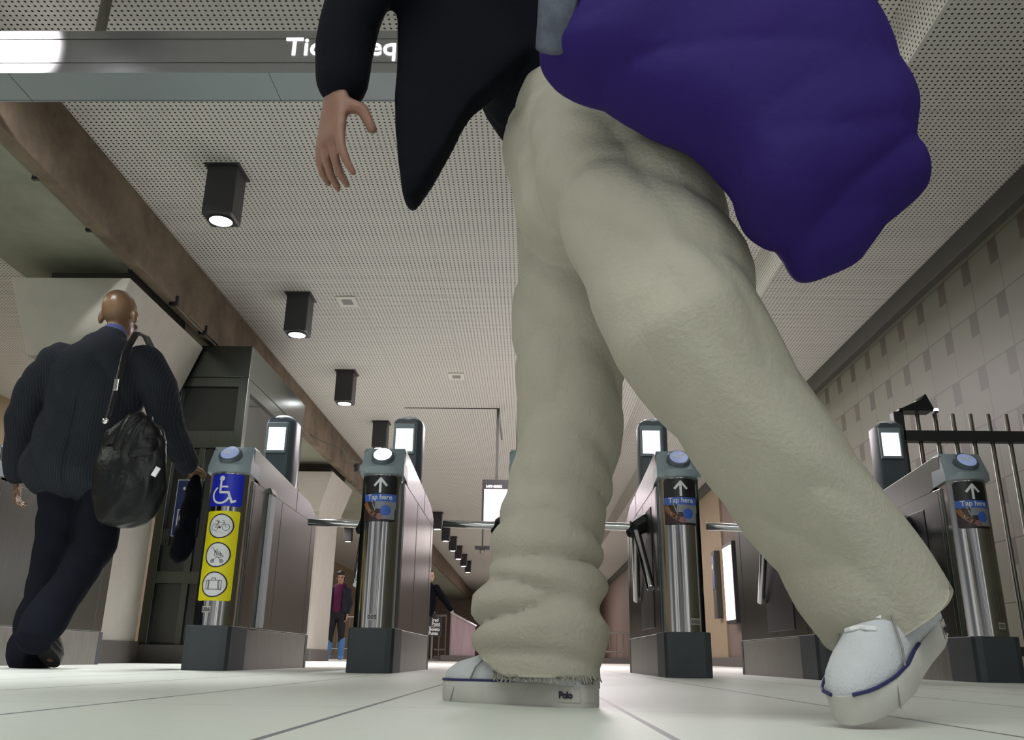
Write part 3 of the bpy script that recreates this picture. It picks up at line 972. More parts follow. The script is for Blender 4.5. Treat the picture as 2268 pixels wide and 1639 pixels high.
# elevator sign
e = empty('elevator_sign', (-2.695, 6.585, 1.12), 'dark blue elevator sign with white figures on the steel enclosure', 'sign')
MB().box(-0.06, 0.12, 0, 0.008, -0.20, 0.24).build('sign_plate', M['white'], e, bevel=0.002)
MB().box(-0.054, 0.114, -0.0015, 0.004, -0.194, 0.234).build('sign_face', M['darkblue'], e)
p = MB()
for bx in ((-0.03, 0.09, -0.13, -0.122), (-0.03, 0.09, 0.0, 0.008), (-0.03, -0.022, -0.13, 0.0), (0.082, 0.09, -0.13, 0.0)):
    p.box(bx[0], bx[1], -0.003, 0, bx[2], bx[3])
for u in (-0.004, 0.03, 0.064):
    p.box(u - 0.009, u + 0.009, -0.003, 0, -0.075, -0.04).box(u - 0.007, u + 0.007, -0.003, 0, -0.115, -0.07)
    p.lathe([(0.008, 0), (0.008, 0.003), (0.001, 0.003)], (u, 0, -0.03), 12, (0, -1, 0))
p.lathe([(0.012, 0), (0.012, 0.003), (0.001, 0.003)], (0.0, 0, 0.17), 12, (0, -1, 0))
p.build('pictogram', M['white'], e)

# ================================================================= RIGHT SIDE FENCE, CAMERA, LAMP
e = empty('steel_fence', (2.62, 5.0, 0), 'dark steel bar fence between the rightmost gate and the tiled wall', 'fence')
MB().box(-0.42, 0.46, -0.03, 0.03, 1.32, 1.385).build('top_rail', M['darkmetal'], e, bevel=0.004)
MB().box(-0.42, 0.46, -0.02, 0.02, 0.12, 0.17).build('bottom_rail', M['darkmetal'], e, bevel=0.004)
for i in range(8):
    x = -0.31 + i * 0.105
    MB().tube([(x, 0, 0.0), (x, 0, 1.49), (x, 0, 1.495)], [0.013, 0.013, 0.010], 12).build('bar', M['steelbase'], e, smooth='auto')
MB().box(-0.46, -0.40, -0.03, 0.03, 0, 1.5).build('post', M['darkmetal'], e, bevel=0.004)
e = empty('security_camera', (2.30, 5.0, 1.5), 'dark camera with a chrome ring on the fence post', 'camera')
MB().box(-0.11, 0.09, -0.05, 0.05, 0.0, 0.015).build('bracket', M['black'], e, bevel=0.003)
MB().prism([(-0.11, 0.0), (0.10, 0.0), (0.06, 0.10), (0.02, 0.06)], lambda a, b: (a, -0.045, 0.01 + b), lambda a, b: (a, 0.045, 0.01 + b)).build('camera_body', M['black'], e, bevel=0.006)
MB().lathe([(0.038, -0.06), (0.040, 0.0), (0.034, 0.005), (0.001, 0.005)], (0.045, -0.01, 0.055), 20, (0.2, -1, 0.1)).build('lens_ring', M['chrome'], e, smooth='auto')
e = empty('fence_lamp', (2.42, 4.985, 1.497), 'tiny lit white lamp on top of a fence bar', 'lamp')
MB().lathe([(0.012, 0), (0.014, 0.008), (0.008, 0.012)], (0, 0, 0), 14).build('lamp_base', M['darkmetal'], e)
MB().ball((0, 0, 0.018), 0.017, 0.014, 0.010).build('bulb', M['screen'], e, smooth=True)

# ================================================================= FAR THINGS ON THE RIGHT WALL
e = empty('advert_panel', (3.05, 13.1, 0.66), 'tall narrow lit white advertising panel on the right wall', 'advert')
MB().box(-0.10, 0.036, -0.30, 0.30, -0.06, 1.10).build('case', M['black'], e, bevel=0.006)
MB().box(-0.112, -0.099, -0.26, 0.26, -0.01, 1.04).build('lit_face', M['adlit'], e)
e = empty('extinguisher_cabinet', (3.03, 14.25, 0.72), 'dark narrow wall cabinet on the tan wall beside the lit advert', 'cabinet')
MB().box(-0.06, 0.03, -0.12, 0.12, 0, 1.05).build('case', M['trim'], e, bevel=0.005)
MB().box(-0.068, -0.055, -0.09, 0.09, 0.45, 0.98).build('door', M['darkblue'], e, bevel=0.003)
MB().lathe([(0.05, 0), (0.05, 0.008), (0.001, 0.008)], (-0.066, 0, 0.80), 16, (-1, 0, 0)).build('dial', M['ventwhite'], e)

# ================================================================= FAR PARAPET, RAILINGS, SIGN
e = empty('stair_parapet', (-1.26, 17.2, 0), 'pinkish ribbed metal stair parapet far behind the gates', 'parapet')
MB().box(-0.42, 0.30, -0.10, 1.2, 0, 0.11).build('kerb', M['kerb'], e, bevel=0.005)
MB().prism([(-0.24, 0.11), (0.22, 0.11), (0.22, 0.64), (-0.24, 0.88)], lambda a, b: (a, -0.02, b), lambda a, b: (a, 0.02, b)).build('panel', M['pinkpanel'], e)
MB().tube([(-0.26, -0.03, 0.90), (0.24, -0.03, 0.65)], 0.02, 10).build('handrail', M['chrome'], e, smooth='auto')
MB().box(-0.26, -0.235, -0.03, 0.03, 0.11, 0.92).build('post', M['steelbase'], e)


def railing(name, x0, x1, y, z1, lab, loops=True):
    e = empty(name, ((x0 + x1) / 2, y, 0), lab, 'railing', 'far railings')
    h = (x1 - x0) / 2
    MB().tube([(-h, 0, z1), (h, 0, z1)], 0.02, 10).build('top_rail', M['steelbase'], e, smooth='auto')
    MB().tube([(-h, 0, 0.22), (h, 0, 0.22)], 0.014, 8).build('bottom_rail', M['steelbase'], e, smooth='auto')
    n = max(4, int((x1 - x0) / 0.13))
    for i in range(n + 1):
        x = -h + 2 * h * i / n
        MB().tube([(x, 0, 0.0), (x, 0, z1)], 0.010, 8).build('baluster', M['steelbase'], e, smooth='auto')
    MB().box(-h, h, -0.05, 0.05, 0, 0.1).build('kerb', M['kerb'], e)
    return e


railing('railing', -2.9, -1.70, 18.2, 0.88, 'steel bar railing left of the pink parapet, behind the reaching person')
railing('railing', -5.6, -3.25, 20.0, 0.9, 'steel bar railing behind the woman in blue boots')
railing('railing', 0.95, 2.4, 18.0, 0.58, 'low dark railing far back right of the planted leg')
e = empty('fare_point_sign', (-1.70, 16.2, 0), 'small black sign with white words far behind gate 005', 'sign')
MB().box(-0.24, 0.115, -0.01, 0.01, 0.43, 0.77).build('sign_plate', M['signblack'], e, bevel=0.006)
for i, (tx, x) in enumerate((('ired', 0.05), ('Point', 0.08), ('Boleto', 0.08), ('Punto', 0.05))):
    place_text(tx, 0.085, lambda a, b, c, i=i, x=x: Vector((x + a * 0.85, -0.012 - c, 0.685 - 0.07 * i - (0.02 if i > 1 else 0) + b)), 'lettering', M['white'], e, align='RIGHT', bold=0.002)
MB().box(-0.13, 0.085, -0.013, -0.008, 0.594, 0.600).build('divider', M['white'], e)
MB().tube([(-0.06, 0.02, 0.0), (-0.06, 0.02, 0.6)], 0.02, 10).build('post', M['steelbase'], e)
MB().lathe([(0.14, 0), (0.14, 0.02), (0.03, 0.035)], (-0.06, 0.02, 0), 18).build('foot', M['steelbase'], e)


# ================================================================= PEOPLE
def hand_chain(mb, wrist, d, n, side, s=1.0, curl=0.5):
    """palm, four unequal bent fingers and a thumb from the wrist along d; n = palm normal (fingers curl to it)"""
    w = Vector(wrist)
    d = Vector(d).normalized()
    n = Vector(n)
    n = (n - d * n.dot(d)).normalized()
    x = d.cross(n) * side
    mb.chain([(w - d * 0.03 * s, 0.026 * s, 0.019 * s), (w + d * 0.01 * s, 0.030 * s, 0.016 * s), (w + d * 0.05 * s, 0.038 * s, 0.014 * s), (w + d * 0.085 * s, 0.037 * s, 0.012 * s)], 12, x)
    for k, (off, ln) in enumerate(((0.031, 0.068), (0.0105, 0.078), (-0.0105, 0.072), (-0.030, 0.056))):
        p = w + d * (0.085 * s) + x * off * s
        dirs = []
        pts = [p - d * 0.015 * s, p]
        for j, f in enumerate((0.42, 0.32, 0.26)):
            a = curl * (j + 0.6) * (1 + 0.12 * k)
            dd = d * math.cos(a) + n * math.sin(a) + x * off * 5.0
            pts.append(pts[-1] + dd.normalized() * ln * f * s)
        r = (0.0092, 0.0086, 0.0080, 0.0074, 0.0064)
        mb.chain([(q, r[i] * s, r[i] * s) for i, q in enumerate(pts)], 8, x)
    b = w + d * 0.025 * s + x * 0.026 * s
    t1 = b + (d * 0.55 + x * 0.65 + n * 0.45).normalized() * 0.042 * s
    t2 = t1 + (d * 0.85 + x * 0.22 + n * 0.45).normalized() * 0.034 * s
    mb.chain([(b - x * 0.012 * s, 0.014 * s, 0.014 * s), (t1, 0.0105 * s, 0.0105 * s), (t2, 0.0085 * s, 0.0085 * s)], 8, n)


def head_shape(mb, c, f, s=1.0, up=(0, 0, 1)):
    """skull, jaw, nose, ears, brow around c, facing f"""
    c = Vector(c)
    f = Vector(f).normalized()
    u = Vector(up)
    r = f.cross(u).normalized()
    def P(a, b, h):
        return c + (r * a + f * b + u * h) * s
    def ball(a, b, h, ra, rb, rh):
        rings = []
        for i in range(11):
            t_ = -PI / 2 + PI * i / 10
            ca = max(math.cos(t_), 1e-3)
            rings.append([P(a + ra * ca * math.cos(2 * PI * j / 16), b + rb * ca * math.sin(2 * PI * j / 16), h + rh * math.sin(t_)) for j in range(16)])
        mb.loft(rings)
    ball(0, -0.012, 0.03, 0.075, 0.094, 0.088)
    ball(0, 0.022, -0.045, 0.056, 0.066, 0.072)
    ball(0, 0.070, -0.092, 0.025, 0.024, 0.020)
    ball(0, 0.075, 0.020, 0.050, 0.018, 0.014)
    mb.chain([(P(0, 0.088, 0.012), 0.009 * s, 0.010 * s), (P(0, 0.105, -0.022), 0.013 * s, 0.014 * s)], 8, r)
    ball(0, 0.083, -0.058, 0.024, 0.011, 0.011)
    for k in (-1, 1):
        ball(k * 0.040, 0.068, -0.022, 0.022, 0.018, 0.018)
        ball(k * 0.083, -0.012, -0.010, 0.013, 0.021, 0.034)
    return P


def shoe(e, heel, toe, s=1.0, roll=0.0, upper='canvas', sole='rubber', detail=False, length=None, up=(0, 0, 1), name='shoe', side=1):
    """lace-up shoe: sole from heel to toe on the plane with normal `up`"""
    h = Vector(heel)
    d = Vector(toe) - h
    L = d.length
    d.normalize()
    u = Vector(up)
    u = (u - d * u.dot(d)).normalized()
    x = d.cross(u)
    prof = [(0.0, 0.010), (0.01, 0.022), (0.05, 0.031), (0.15, 0.035), (0.35, 0.034), (0.50, 0.037), (0.66, 0.045), (0.80, 0.044), (0.90, 0.036), (0.96, 0.025), (0.99, 0.012), (1.0, 0.004)]
    def outline(k, off):
        a = [(f, w * k) for f, w in prof]
        pts = [(f, w) for f, w in a] + [(f, -w) for f, w in reversed(a)]
        return [h + d * (f * L) + x * (w * s + 0.004 * side * math.sin(f * PI)) + u * off * s for f, w in pts]
    th = 0.034
    e_ = MB()
    e_.loft([outline(0.94, 0.0), outline(1.0, 0.004), outline(1.02, th * 0.9), outline(0.97, th)])
    so = e_.build('sole', M[sole], e, smooth='auto')
    st = [(0.02, 0.030, 0.085), (0.06, 0.034, 0.092), (0.16, 0.037, 0.088), (0.28, 0.036, 0.086), (0.40, 0.036, 0.083), (0.50, 0.038, 0.072), (0.62, 0.043, 0.058), (0.76, 0.044, 0.046), (0.88, 0.036, 0.038), (0.95, 0.026, 0.028), (0.985, 0.014, 0.014)]
    rings = []
    for f, w, ht in st:
        rg = []
        for i in range(15):
            a = PI * i / 14
            ca, sa = math.cos(a), math.sin(a)
            rg.append(h + d * (f * L) + x * (w * s * 0.98 * math.copysign(abs(ca) ** 0.75, ca)) + u * (th * 0.8 + ht * sa ** 0.85) * s)
        rings.append(rg)
    up_ = MB().loft(rings).build('upper', M[upper], e, smooth=True)
    if detail:
        ln = MB()
        for sd in (-1, 1):
            pts = []
            for f in [0.42 + 0.57 * i / 14 for i in range(15)]:
                w = np.interp(f, [q[0] for q in prof], [q[1] for q in prof])
                pts.append(h + d * (f * L) + x * sd * (w * s * 1.0 + 0.0015) + u * (th + 0.001) * s)
            ln.tube(pts, 0.0022, 6)
        ln.build('piping', M['navyline'], so)
        lc = MB()
        for f in (0.42, 0.50, 0.58, 0.66):
            ht = np.interp(f, [q[0] for q in st], [q[2] for q in st])
            pts = [h + d * ((f + 0.015 * (i % 2)) * L) + x * (0.020 * i / 2 * s - 0.02 * s) + u * (th * 0.8 + ht * (0.99 if i in (1, 2, 3) else 0.93) + 0.002) * s for i in range(5)]
            lc.tube(pts, 0.003, 6)
        lc.build('laces', M['white'], up_)
        for sd in (-1, 1):
            pts = [h + d * (f * L) + x * sd * w * s + u * z * s for f, w, z in ((0.70, 0.0465, 0.034), (0.66, 0.0455, 0.055), (0.60, 0.037, 0.075), (0.52, 0.026, 0.095))]
            MB().tube(pts, 0.0015, 5).build('stitching', M['ventgrey'], up_)
        # heel label and seams on the sole side facing outwards
        lb = MB()
        q = [h + d * (f * L) + x * sd_ * (np.interp(f, [q[0] for q in prof], [q[1] for q in prof]) * s * 1.0 + 0.0025) for f, sd_ in ((0.125, side), (0.09, side), (0.05, side), (0.02, side), (0.0, side), (-0.004, side * 0.5), (-0.006, 0))]
        lo, hi = 0.008, 0.030
        for a, b in zip(q, q[1:]):
            lb.face([lb.bm.verts.new(v) for v in (a + u * lo, b + u * lo, b + u * hi, a + u * hi)])
        lb_o = lb.build('heel_label', M['tagtan'], so)
        # lettering along the label
        def warp(a, b, c):
            f = 0.120 - a / L
            w = np.interp(max(f, 0.0), [p_[0] for p_ in prof], [p_[1] for p_ in prof])
            return h + d * (f * L) + x * side * (w * s * 1.0 + 0.004 + max(c, 0)) + u * (0.014 + b)
        place_text('Polo', 0.0132, warp, 'lettering', M['ink'], lb_o, align='LEFT', bold=0.0006, spacing=0.95)
        ss = MB()
        for f in (0.34, 0.80):
            w = np.interp(f, [p_[0] for p_ in prof], [p_[1] for p_ in prof])
            ss.tube([h + d * ((f + 0.02 * k) * L) + x * side * (w * s * 1.02 + 0.0005) + u * (0.033 - 0.016 * k) for k in range(3)], 0.0009, 5)
        ss.build('sole_seam', M['ventgrey'], so)
    return so


def folds(amp, kz, kx, seedv=0.0):
    """cloth folds: soft ridged waves across the limb, broken up along it"""
    def f(co):
        x, y, z = co[:, 0], co[:, 1], co[:, 2]
        ph = 2.2 * np.sin(kx * x + 1.7 * y * kx + seedv) + 1.3 * np.sin(0.6 * kx * y - kx * x * 0.7 + 2 * seedv)
        a = np.sin(kz * z + ph)
        b = np.sin(kz * 0.53 * z - 1.5 * ph + 1.0 + seedv)
        return amp * (a * 0.6 + b * 0.5)
    return f


from mathutils import noise as mnoise


def ridge(co, R, seed, p=0.75):
    """cloth folds: soft rounded ridges with tight creases; R = 3 rows (direction * frequency)"""
    q = co @ np.array(R, float).T
    out = np.empty(len(q))
    off = Vector((seed * 3.1, seed * 1.7, seed * 2.3))
    for i in range(len(q)):
        out[i] = mnoise.noise(Vector(q[i]) + off)
    return np.minimum(np.abs(out) * 2.2, 1.0) ** p - 0.45


# ---- the striding person in the foreground
W = empty('person', (0.1, 1.32, 0), 'person striding past close up in baggy khaki trousers, dark jacket and white sneakers', 'person')
W_OFF = Vector((0.1, 1.32, 0))


def wl(*p):
    return Vector(p) - W_OFF


b = MB()
b.chain([(wl(.11, 1.32, .90), .13, .15), (wl(.08, 1.32, 1.06), .10, .13), (wl(.01, 1.32, 1.24), .11, .15), (wl(-.03, 1.32, 1.38), .09, .16), (wl(-.04, 1.32, 1.44), .06, .09)])
b.chain([(wl(-.04, 1.32, 1.42), .052, .055), (wl(-.055, 1.32, 1.55), .05, .052)])
head_shape(b, wl(-.075, 1.32, 1.64), (-1, 0.15, -0.05))
b.chain([(wl(-.05, 1.16, 1.40), .05, .05), (wl(-.28, 1.145, 1.13), .034, .034), (wl(-.31, 1.152, .98), .026, .026), (wl(-.312, 1.154, .93), .026, .020)])
hand_chain(b, wl(-.314, 1.154, .925), (-.05, 0.0, -1), (0.75, 0.65, 0), 1, 1.05, 0.26)
b.chain([(wl(-.03, 1.49, 1.40), .05, .05), (wl(.10, 1.54, 1.17), .036, .036), (wl(.17, 1.53, .95), .027, .025)])
hand_chain(b, wl(.18, 1.53, .92), (.15, 0, -1), (-0.5, -0.85, 0), -1, 1.0, 0.5)
for pts in (((.11, 1.42, .88, .085), (.08, 1.45, .68, .07), (.05, 1.46, .49, .055), (.04, 1.47, .30, .05), (.045, 1.455, .10, .036)),
            ((.11, 1.22, .88, .085), (.15, 1.13, .68, .07), (.2, 1.06, .48, .055), (.33, 1.12, .30, .045), (.465, 1.18, .12, .034))):
    b.chain([(wl(*p[:3]), p[3], p[3]) for p in pts])
b.chain([(wl(.06, 1.44, .06), .026, .026), (wl(-.07, 1.545, .042), .024, .016)])
b.chain([(wl(.49, 1.19, .12), .026, .026), (wl(.42, 1.115, .06), .022, .016)])
fused(b, 'body', M['skin'], W, 0.005, 3)
hr = MB()
hr.ball(wl(-.05, 1.32, 1.685), .095, .082, .085).ball(wl(-.015, 1.32, 1.63), .07, .075, .08)
fused(hr, 'hair', M['hairdark'], W, 0.008, 4)
# trousers
tr = MB()
tr.chain([(wl(.09, 1.32, 1.07), .145, .165), (wl(.11, 1.32, .96), .16, .175), (wl(.12, 1.32, .86), .165, .175)])
tr.chain([(wl(.10, 1.42, .88), .125, .115), (wl(.085, 1.45, .70), .115, .11), (wl(.068, 1.46, .50), .090, .093), (wl(.046, 1.47, .32), .080, .088),
          (wl(.020, 1.468, .20), .104, .090), (wl(.016, 1.472, .12), .116, .086), (wl(.014, 1.470, .06), .112, .080), (wl(.014, 1.470, .0), .112, .080)], 20, (-.77, .63, 0))
HEM_AX = Vector((.26, .11, -.37)).normalized()
HEM_T = wl(.468, 1.182, .135).dot(HEM_AX)
tr.chain([(wl(.12, 1.22, .88), .135, .125), (wl(.16, 1.13, .69), .118, .115), (wl(.21, 1.075, .49), .10, .10), (wl(.33, 1.12, .32), .090, .092),
          (wl(.42, 1.16, .20), .088, .086), (wl(.465, 1.18, .14), .088, .082), (wl(.51, 1.20, .07), .092, .084)], 20, (-.77, .63, 0))


def tdisp(co):
    x, y, z = co[:, 0] + .1, co[:, 1] + 1.32, co[:, 2]
    plant = 1 / (1 + np.exp(-(y - 1.29) / 0.03))
    low = np.clip((0.40 - z) / 0.18, 0, 1) * plant
    # stacked folds over the planted shoe, long diagonal folds higher up and on the trailing leg
    stack = ridge(co, ((3.4, 0, -4.0), (0, 3.4, 0), (2.0, 3.0, 15.0)), 1.3)
    long_ = ridge(co, ((7.0, 0, 5.0), (0, 5.0, 0), (1.6, 0, -2.6)), 4.1)
    knee = ridge(co, ((4.5, 2.0, 9.0), (0, 4.0, 0), (3.0, 0, -2.0)), 7.7)
    return 0.026 * low * stack * np.clip((z - 0.05) / 0.07, 0, 1) + (0.010 * long_ + 0.011 * knee) * (1 - 0.8 * low)


def hems(co):
    """cut both trouser legs off at their hems and hollow them a little"""
    x, y = co[:, 0] + .1, co[:, 1] + 1.32
    z = co[:, 2].copy()
    u = (x - .098) * -.77 + (y - 1.408) * .63
    hem = 0.043 + 0.056 * np.clip((u - 0.10) / 0.12, 0, 1) ** 1.3
    cut = (y > 1.33) & (z < hem) & (x < 0.25)
    d = np.hypot(x - .022, y - 1.465)
    co[:, 2] = np.where(cut, hem + 0.03 * np.clip(1 - d / 0.07, 0, 1), z)
    ax = np.array(HEM_AX)
    t = co @ ax
    c2 = (t > HEM_T) & (x > 0.33)
    ctr = np.array(wl(.468, 1.182, .135))
    rel = co - ctr
    rad = np.linalg.norm(rel - np.outer(rel @ ax, ax), axis=1)
    tt = HEM_T - 0.05 * np.clip(1 - rad / 0.075, 0, 1) ** 0.5
    co += np.outer(np.where(c2, tt - t, 0.0), ax)
    return co


fused(tr, 'trousers', M['khaki'], W, 0.0075, 5, disp=tdisp, post=hems)
# frayed hem around the planted heel
fr = MB()
rnd = random.Random(3)
for i in range(70):
    a = -0.35 + 2.3 * i / 69
    ux = Vector((-.77, .63, 0))
    uy = Vector((.63, .77, 0))
    p0 = Vector((.016, 1.469, .046)) - ux * .108 * math.cos(a) - uy * .072 * math.sin(a)
    q = p0 + Vector((rnd.uniform(-.008, .008), rnd.uniform(-.008, .004), -rnd.uniform(.004, .012)))
    fr.tube([wl(*p0) + Vector((0, 0, .006)), wl(*((p0 + q) / 2)), wl(*q)], 0.0013, 5)
fr.build('frayed_hem', M['fray'], W)
# jacket
j = MB()
j.chain([(wl(.045, 1.32, 1.09), .155, .175), (wl(.0, 1.32, 1.22), .15, .185), (wl(-.03, 1.32, 1.36), .13, .19), (wl(-.04, 1.32, 1.43), .085, .13)])
j.chain([(wl(-.035, 1.32, 1.45), .07, .075), (wl(-.04, 1.32, 1.50), .066, .07)])
j.chain([(wl(-.05, 1.16, 1.41), .07, .07), (wl(-.20, 1.14, 1.25), .060, .062), (wl(-.285, 1.145, 1.12), .053, .055), (wl(-.310, 1.152, 1.0), .043, .044), (wl(-.312, 1.154, .945), .040, .042)])
j.chain([(wl(-.03, 1.49, 1.41), .07, .07), (wl(.10, 1.54, 1.17), .054, .055), (wl(.165, 1.53, .97), .046, .046)])
fp = [(-.235, 1.15), (-.226, .955), (-.210, .827), (-.196, .745), (-.172, .786), (-.135, .852), (-.10, .921), (-.01, 1.02), (.08, 1.03), (.08, 1.30), (-.14, 1.36)]
j.prism([(a, c_) for a, c_ in fp][::-1], lambda a, c_: wl(a, 1.165 + 0.10 * max(0, -0.05 - a), c_), lambda a, c_: wl(a, 1.215 + 0.10 * max(0, -0.05 - a), c_))
fused(j, 'jacket', M['navy'], W, 0.0075, 6, disp=lambda co: 0.012 * ridge(co, ((7, 0, 3), (0, 4, 0), (2, 0, 2)), 3.3))
shoe(W, wl(.098, 1.408, 0.0), wl(-.142, 1.60, 0.0), 1.0, detail=True, side=-1)
shoe(W, wl(.545, 1.235, .105), wl(.362, 1.052, .004), 0.95, detail=True, side=-1, up=(-.3, -.25, 0.9))

# ---- purple bag slung behind the hip
bg = [(0.012, 0.870), (0.075, 0.818), (0.125, 0.781), (0.233, 0.715), (0.278, 0.664), (0.303, 0.595), (0.346, 0.548), (0.407, 0.578), (0.503, 0.685), (0.510, 0.80), (0.475, 0.937), (0.42, 1.05), (0.34, 1.12), (0.14, 1.12), (0.05, 1.05), (0.018, 0.96)]
E = empty('shoulder_bag', (0.257, 0.955, 0.808), 'big purple cloth bag slung behind the hip of the striding person', 'bag')
P_OFF = Vector((0.27, 0.955, 0.85))
q = MB()
cx, cz = 0.27, 0.85
lay = []
for dy, k in ((-0.075, 0.55), (-0.06, 0.80), (-0.03, 0.96), (0.0, 1.0), (0.03, 0.96), (0.055, 0.80), (0.065, 0.55)):
    lay.append([(cx + (a - cx) * k - P_OFF.x, dy, cz + (c_ - cz) * k - P_OFF.z) for a, c_ in bg])
q.loft(lay)


def bagdisp(co):
    x, z, y = co[:, 0], co[:, 2], co[:, 1]
    w = ridge(co, ((-4.6, 0, 7.2), (0, 3.0, 0), (1.3, 0, 0.9)), 2.6, 0.8)
    w2 = ridge(co, ((-2.0, 0, 9.0), (0, 3.0, 0), (2.4, 0, 0.6)), 5.9, 0.8)
    return 0.017 * w + 0.008 * w2


bag = fused(q, 'bag_body', M['purple'], E, 0.008, 14, 0.5, disp=bagdisp)
MB().chain([((-.235, -.045, .0), .020, .006), ((-.225, -.068, .07), .026, .006), ((-.215, -.075, .16), .028, .006), ((-.235, -.03, .28), .028, .006), ((-.275, .05, .42), .028, .006), ((-.305, .16, .54), .028, .006), ((-.31, .27, .60), .028, .006)], 12, (1, 0, 0)).build('strap', M['strapgrey'], E, smooth=True)
MB().tube([(0.10, -.066, .17), (0.14, -.058, .197), (0.18, -.036, .225)], 0.0013, 6).build('drawstring', M['stripe'], E)

# ---- bald man in the suit
Mn = empty('person', (-2.1, 3.95, 0), 'bald man in navy pinstripe suit walking away through the leftmost lane', 'person')
MO = Vector((-2.1, 3.95, 0))


def ml(*p):
    return Vector(p) - MO


b = MB()
b.chain([(ml(-2.1, 3.97, .92), .15, .11), (ml(-2.11, 3.97, 1.10), .15, .10), (ml(-2.12, 3.96, 1.33), .18, .11), (ml(-2.12, 3.96, 1.46), .15, .08)])
b.chain([(ml(-2.11, 3.97, 1.46), .058, .058), (ml(-2.10, 4.0, 1.60), .055, .057)])
head_shape(b, ml(-2.095, 4.01, 1.69), (0.05, 1, -0.12), 1.08)
b.chain([(ml(-2.34, 3.96, 1.44), .06, .06), (ml(-2.47, 3.97, 1.14), .045, .045), (ml(-2.50, 4.07, .93), .032, .03), (ml(-2.50, 4.09, .88), .03, .024)])
hand_chain(b, ml(-2.50, 4.095, .865), (0, .15, -1), (1, 0.2, 0), 1, 1.0, 0.5)
b.chain([(ml(-1.90, 3.96, 1.44), .06, .06), (ml(-1.76, 4.0, 1.14), .045, .045), (ml(-1.75, 4.22, 1.0), .032, .03), (ml(-1.75, 4.29, .985), .03, .024)])
hand_chain(b, ml(-1.75, 4.29, .985), (0.02, 1, -0.15), (0.1, -0.1, -1), -1, 1.0, 0.75)
for pts in (((-2.19, 3.97, .9, .09), (-2.19, 4.01, .5, .06), (-2.18, 3.95, .1, .042)), ((-2.02, 3.97, .9, .09), (-2.03, 4.02, .5, .06), (-2.075, 3.79, .17, .042))):
    b.chain([(ml(*p[:3]), p[3], p[3]) for p in pts])
b.chain([(ml(-2.18, 3.93, .06), .03, .03), (ml(-2.19, 4.12, .04), .035, .02)])
b.chain([(ml(-2.075, 3.78, .16), .03, .03), (ml(-2.07, 3.89, .045), .035, .02)])
fused(b, 'body', M['skinbrown'], Mn, 0.0075, 4)
t_ = MB()
t_.chain([(ml(-2.1, 3.97, 1.0), .185, .135), (ml(-2.1, 3.97, .86), .19, .14)])
t_.chain([(ml(-2.19, 3.97, .88), .115, .125), (ml(-2.20, 4.0, .55), .10, .11), (ml(-2.20, 3.98, .30), .088, .10), (ml(-2.20, 3.95, .10), .092, .105), (ml(-2.20, 3.96, .06), .093, .11)])
t_.chain([(ml(-2.01, 3.97, .88), .115, .125), (ml(-2.02, 4.0, .55), .092, .105), (ml(-2.055, 3.88, .32), .082, .09), (ml(-2.085, 3.78, .17), .082, .09), (ml(-2.09, 3.765, .14), .082, .088)])
fused(t_, 'trousers', M['suittrousers'], Mn, 0.009, 5, disp=lambda co: 0.016 * ridge(co, ((4, 0, 5), (0, 4, 0), (2, 0, 3.5)), 8.3))
j = MB()
j.chain([(ml(-2.15, 3.96, .89), .265, .17), (ml(-2.14, 3.96, 1.0), .245, .165), (ml(-2.13, 3.96, 1.15), .225, .155), (ml(-2.12, 3.96, 1.33), .245, .155), (ml(-2.12, 3.96, 1.44), .225, .12), (ml(-2.11, 3.97, 1.50), .14, .085)])
j.chain([(ml(-2.11, 3.975, 1.50), .085, .08), (ml(-2.10, 3.985, 1.555), .078, .075)])
j.chain([(ml(-2.33, 3.96, 1.425), .095, .10), (ml(-2.42, 3.96, 1.30), .085, .09), (ml(-2.47, 3.97, 1.14), .075, .08), (ml(-2.50, 4.06, .95), .062, .065), (ml(-2.50, 4.085, .90), .06, .062)])
j.chain([(ml(-1.91, 3.96, 1.425), .095, .10), (ml(-1.82, 3.97, 1.30), .085, .09), (ml(-1.765, 4.0, 1.14), .075, .078), (ml(-1.75, 4.18, 1.015), .06, .062), (ml(-1.75, 4.25, .99), .057, .06)])


def jd(co):
    x, z = co[:, 0], co[:, 2]
    return 0.013 * ridge(co, ((5, 0, 3.5), (0, 4, 0), (2, 0, 3)), 6.1) - 0.012 * np.exp(-((x + 0.02) / 0.01) ** 2) * (z < 1.2) * (co[:, 1] < 0)


fused(j, 'suit_jacket', M['suit'], Mn, 0.009, 6, disp=jd)
MB().chain([(ml(-2.105, 3.985, 1.545), .066, .064), (ml(-2.10, 3.99, 1.585), .062, .060)], 18).build('shirt_collar', mat('blue_shirt_cotton', (0.06, 0.07, 0.20), 0.8), Mn, smooth=True)
for hl, to, up_ in (((-2.21, 3.87, 0.0), (-2.24, 4.16, 0.0), (0, 0, 1)), ((-2.08, 3.70, .155), (-2.07, 3.92, .004), (0, 0.55, 0.83))):
    shoe(Mn, ml(*hl), ml(*to), 1.05, upper='leather', sole='black', up=up_)

# his shoulder bag
E = empty('shoulder_bag', (-1.76, 3.74, 0.88), 'black leather shoulder bag hanging at the right hip of the bald man', 'bag')
SO = Vector((-1.86, 3.74, 0.88))


def sl(*p):
    return Vector(p) - SO


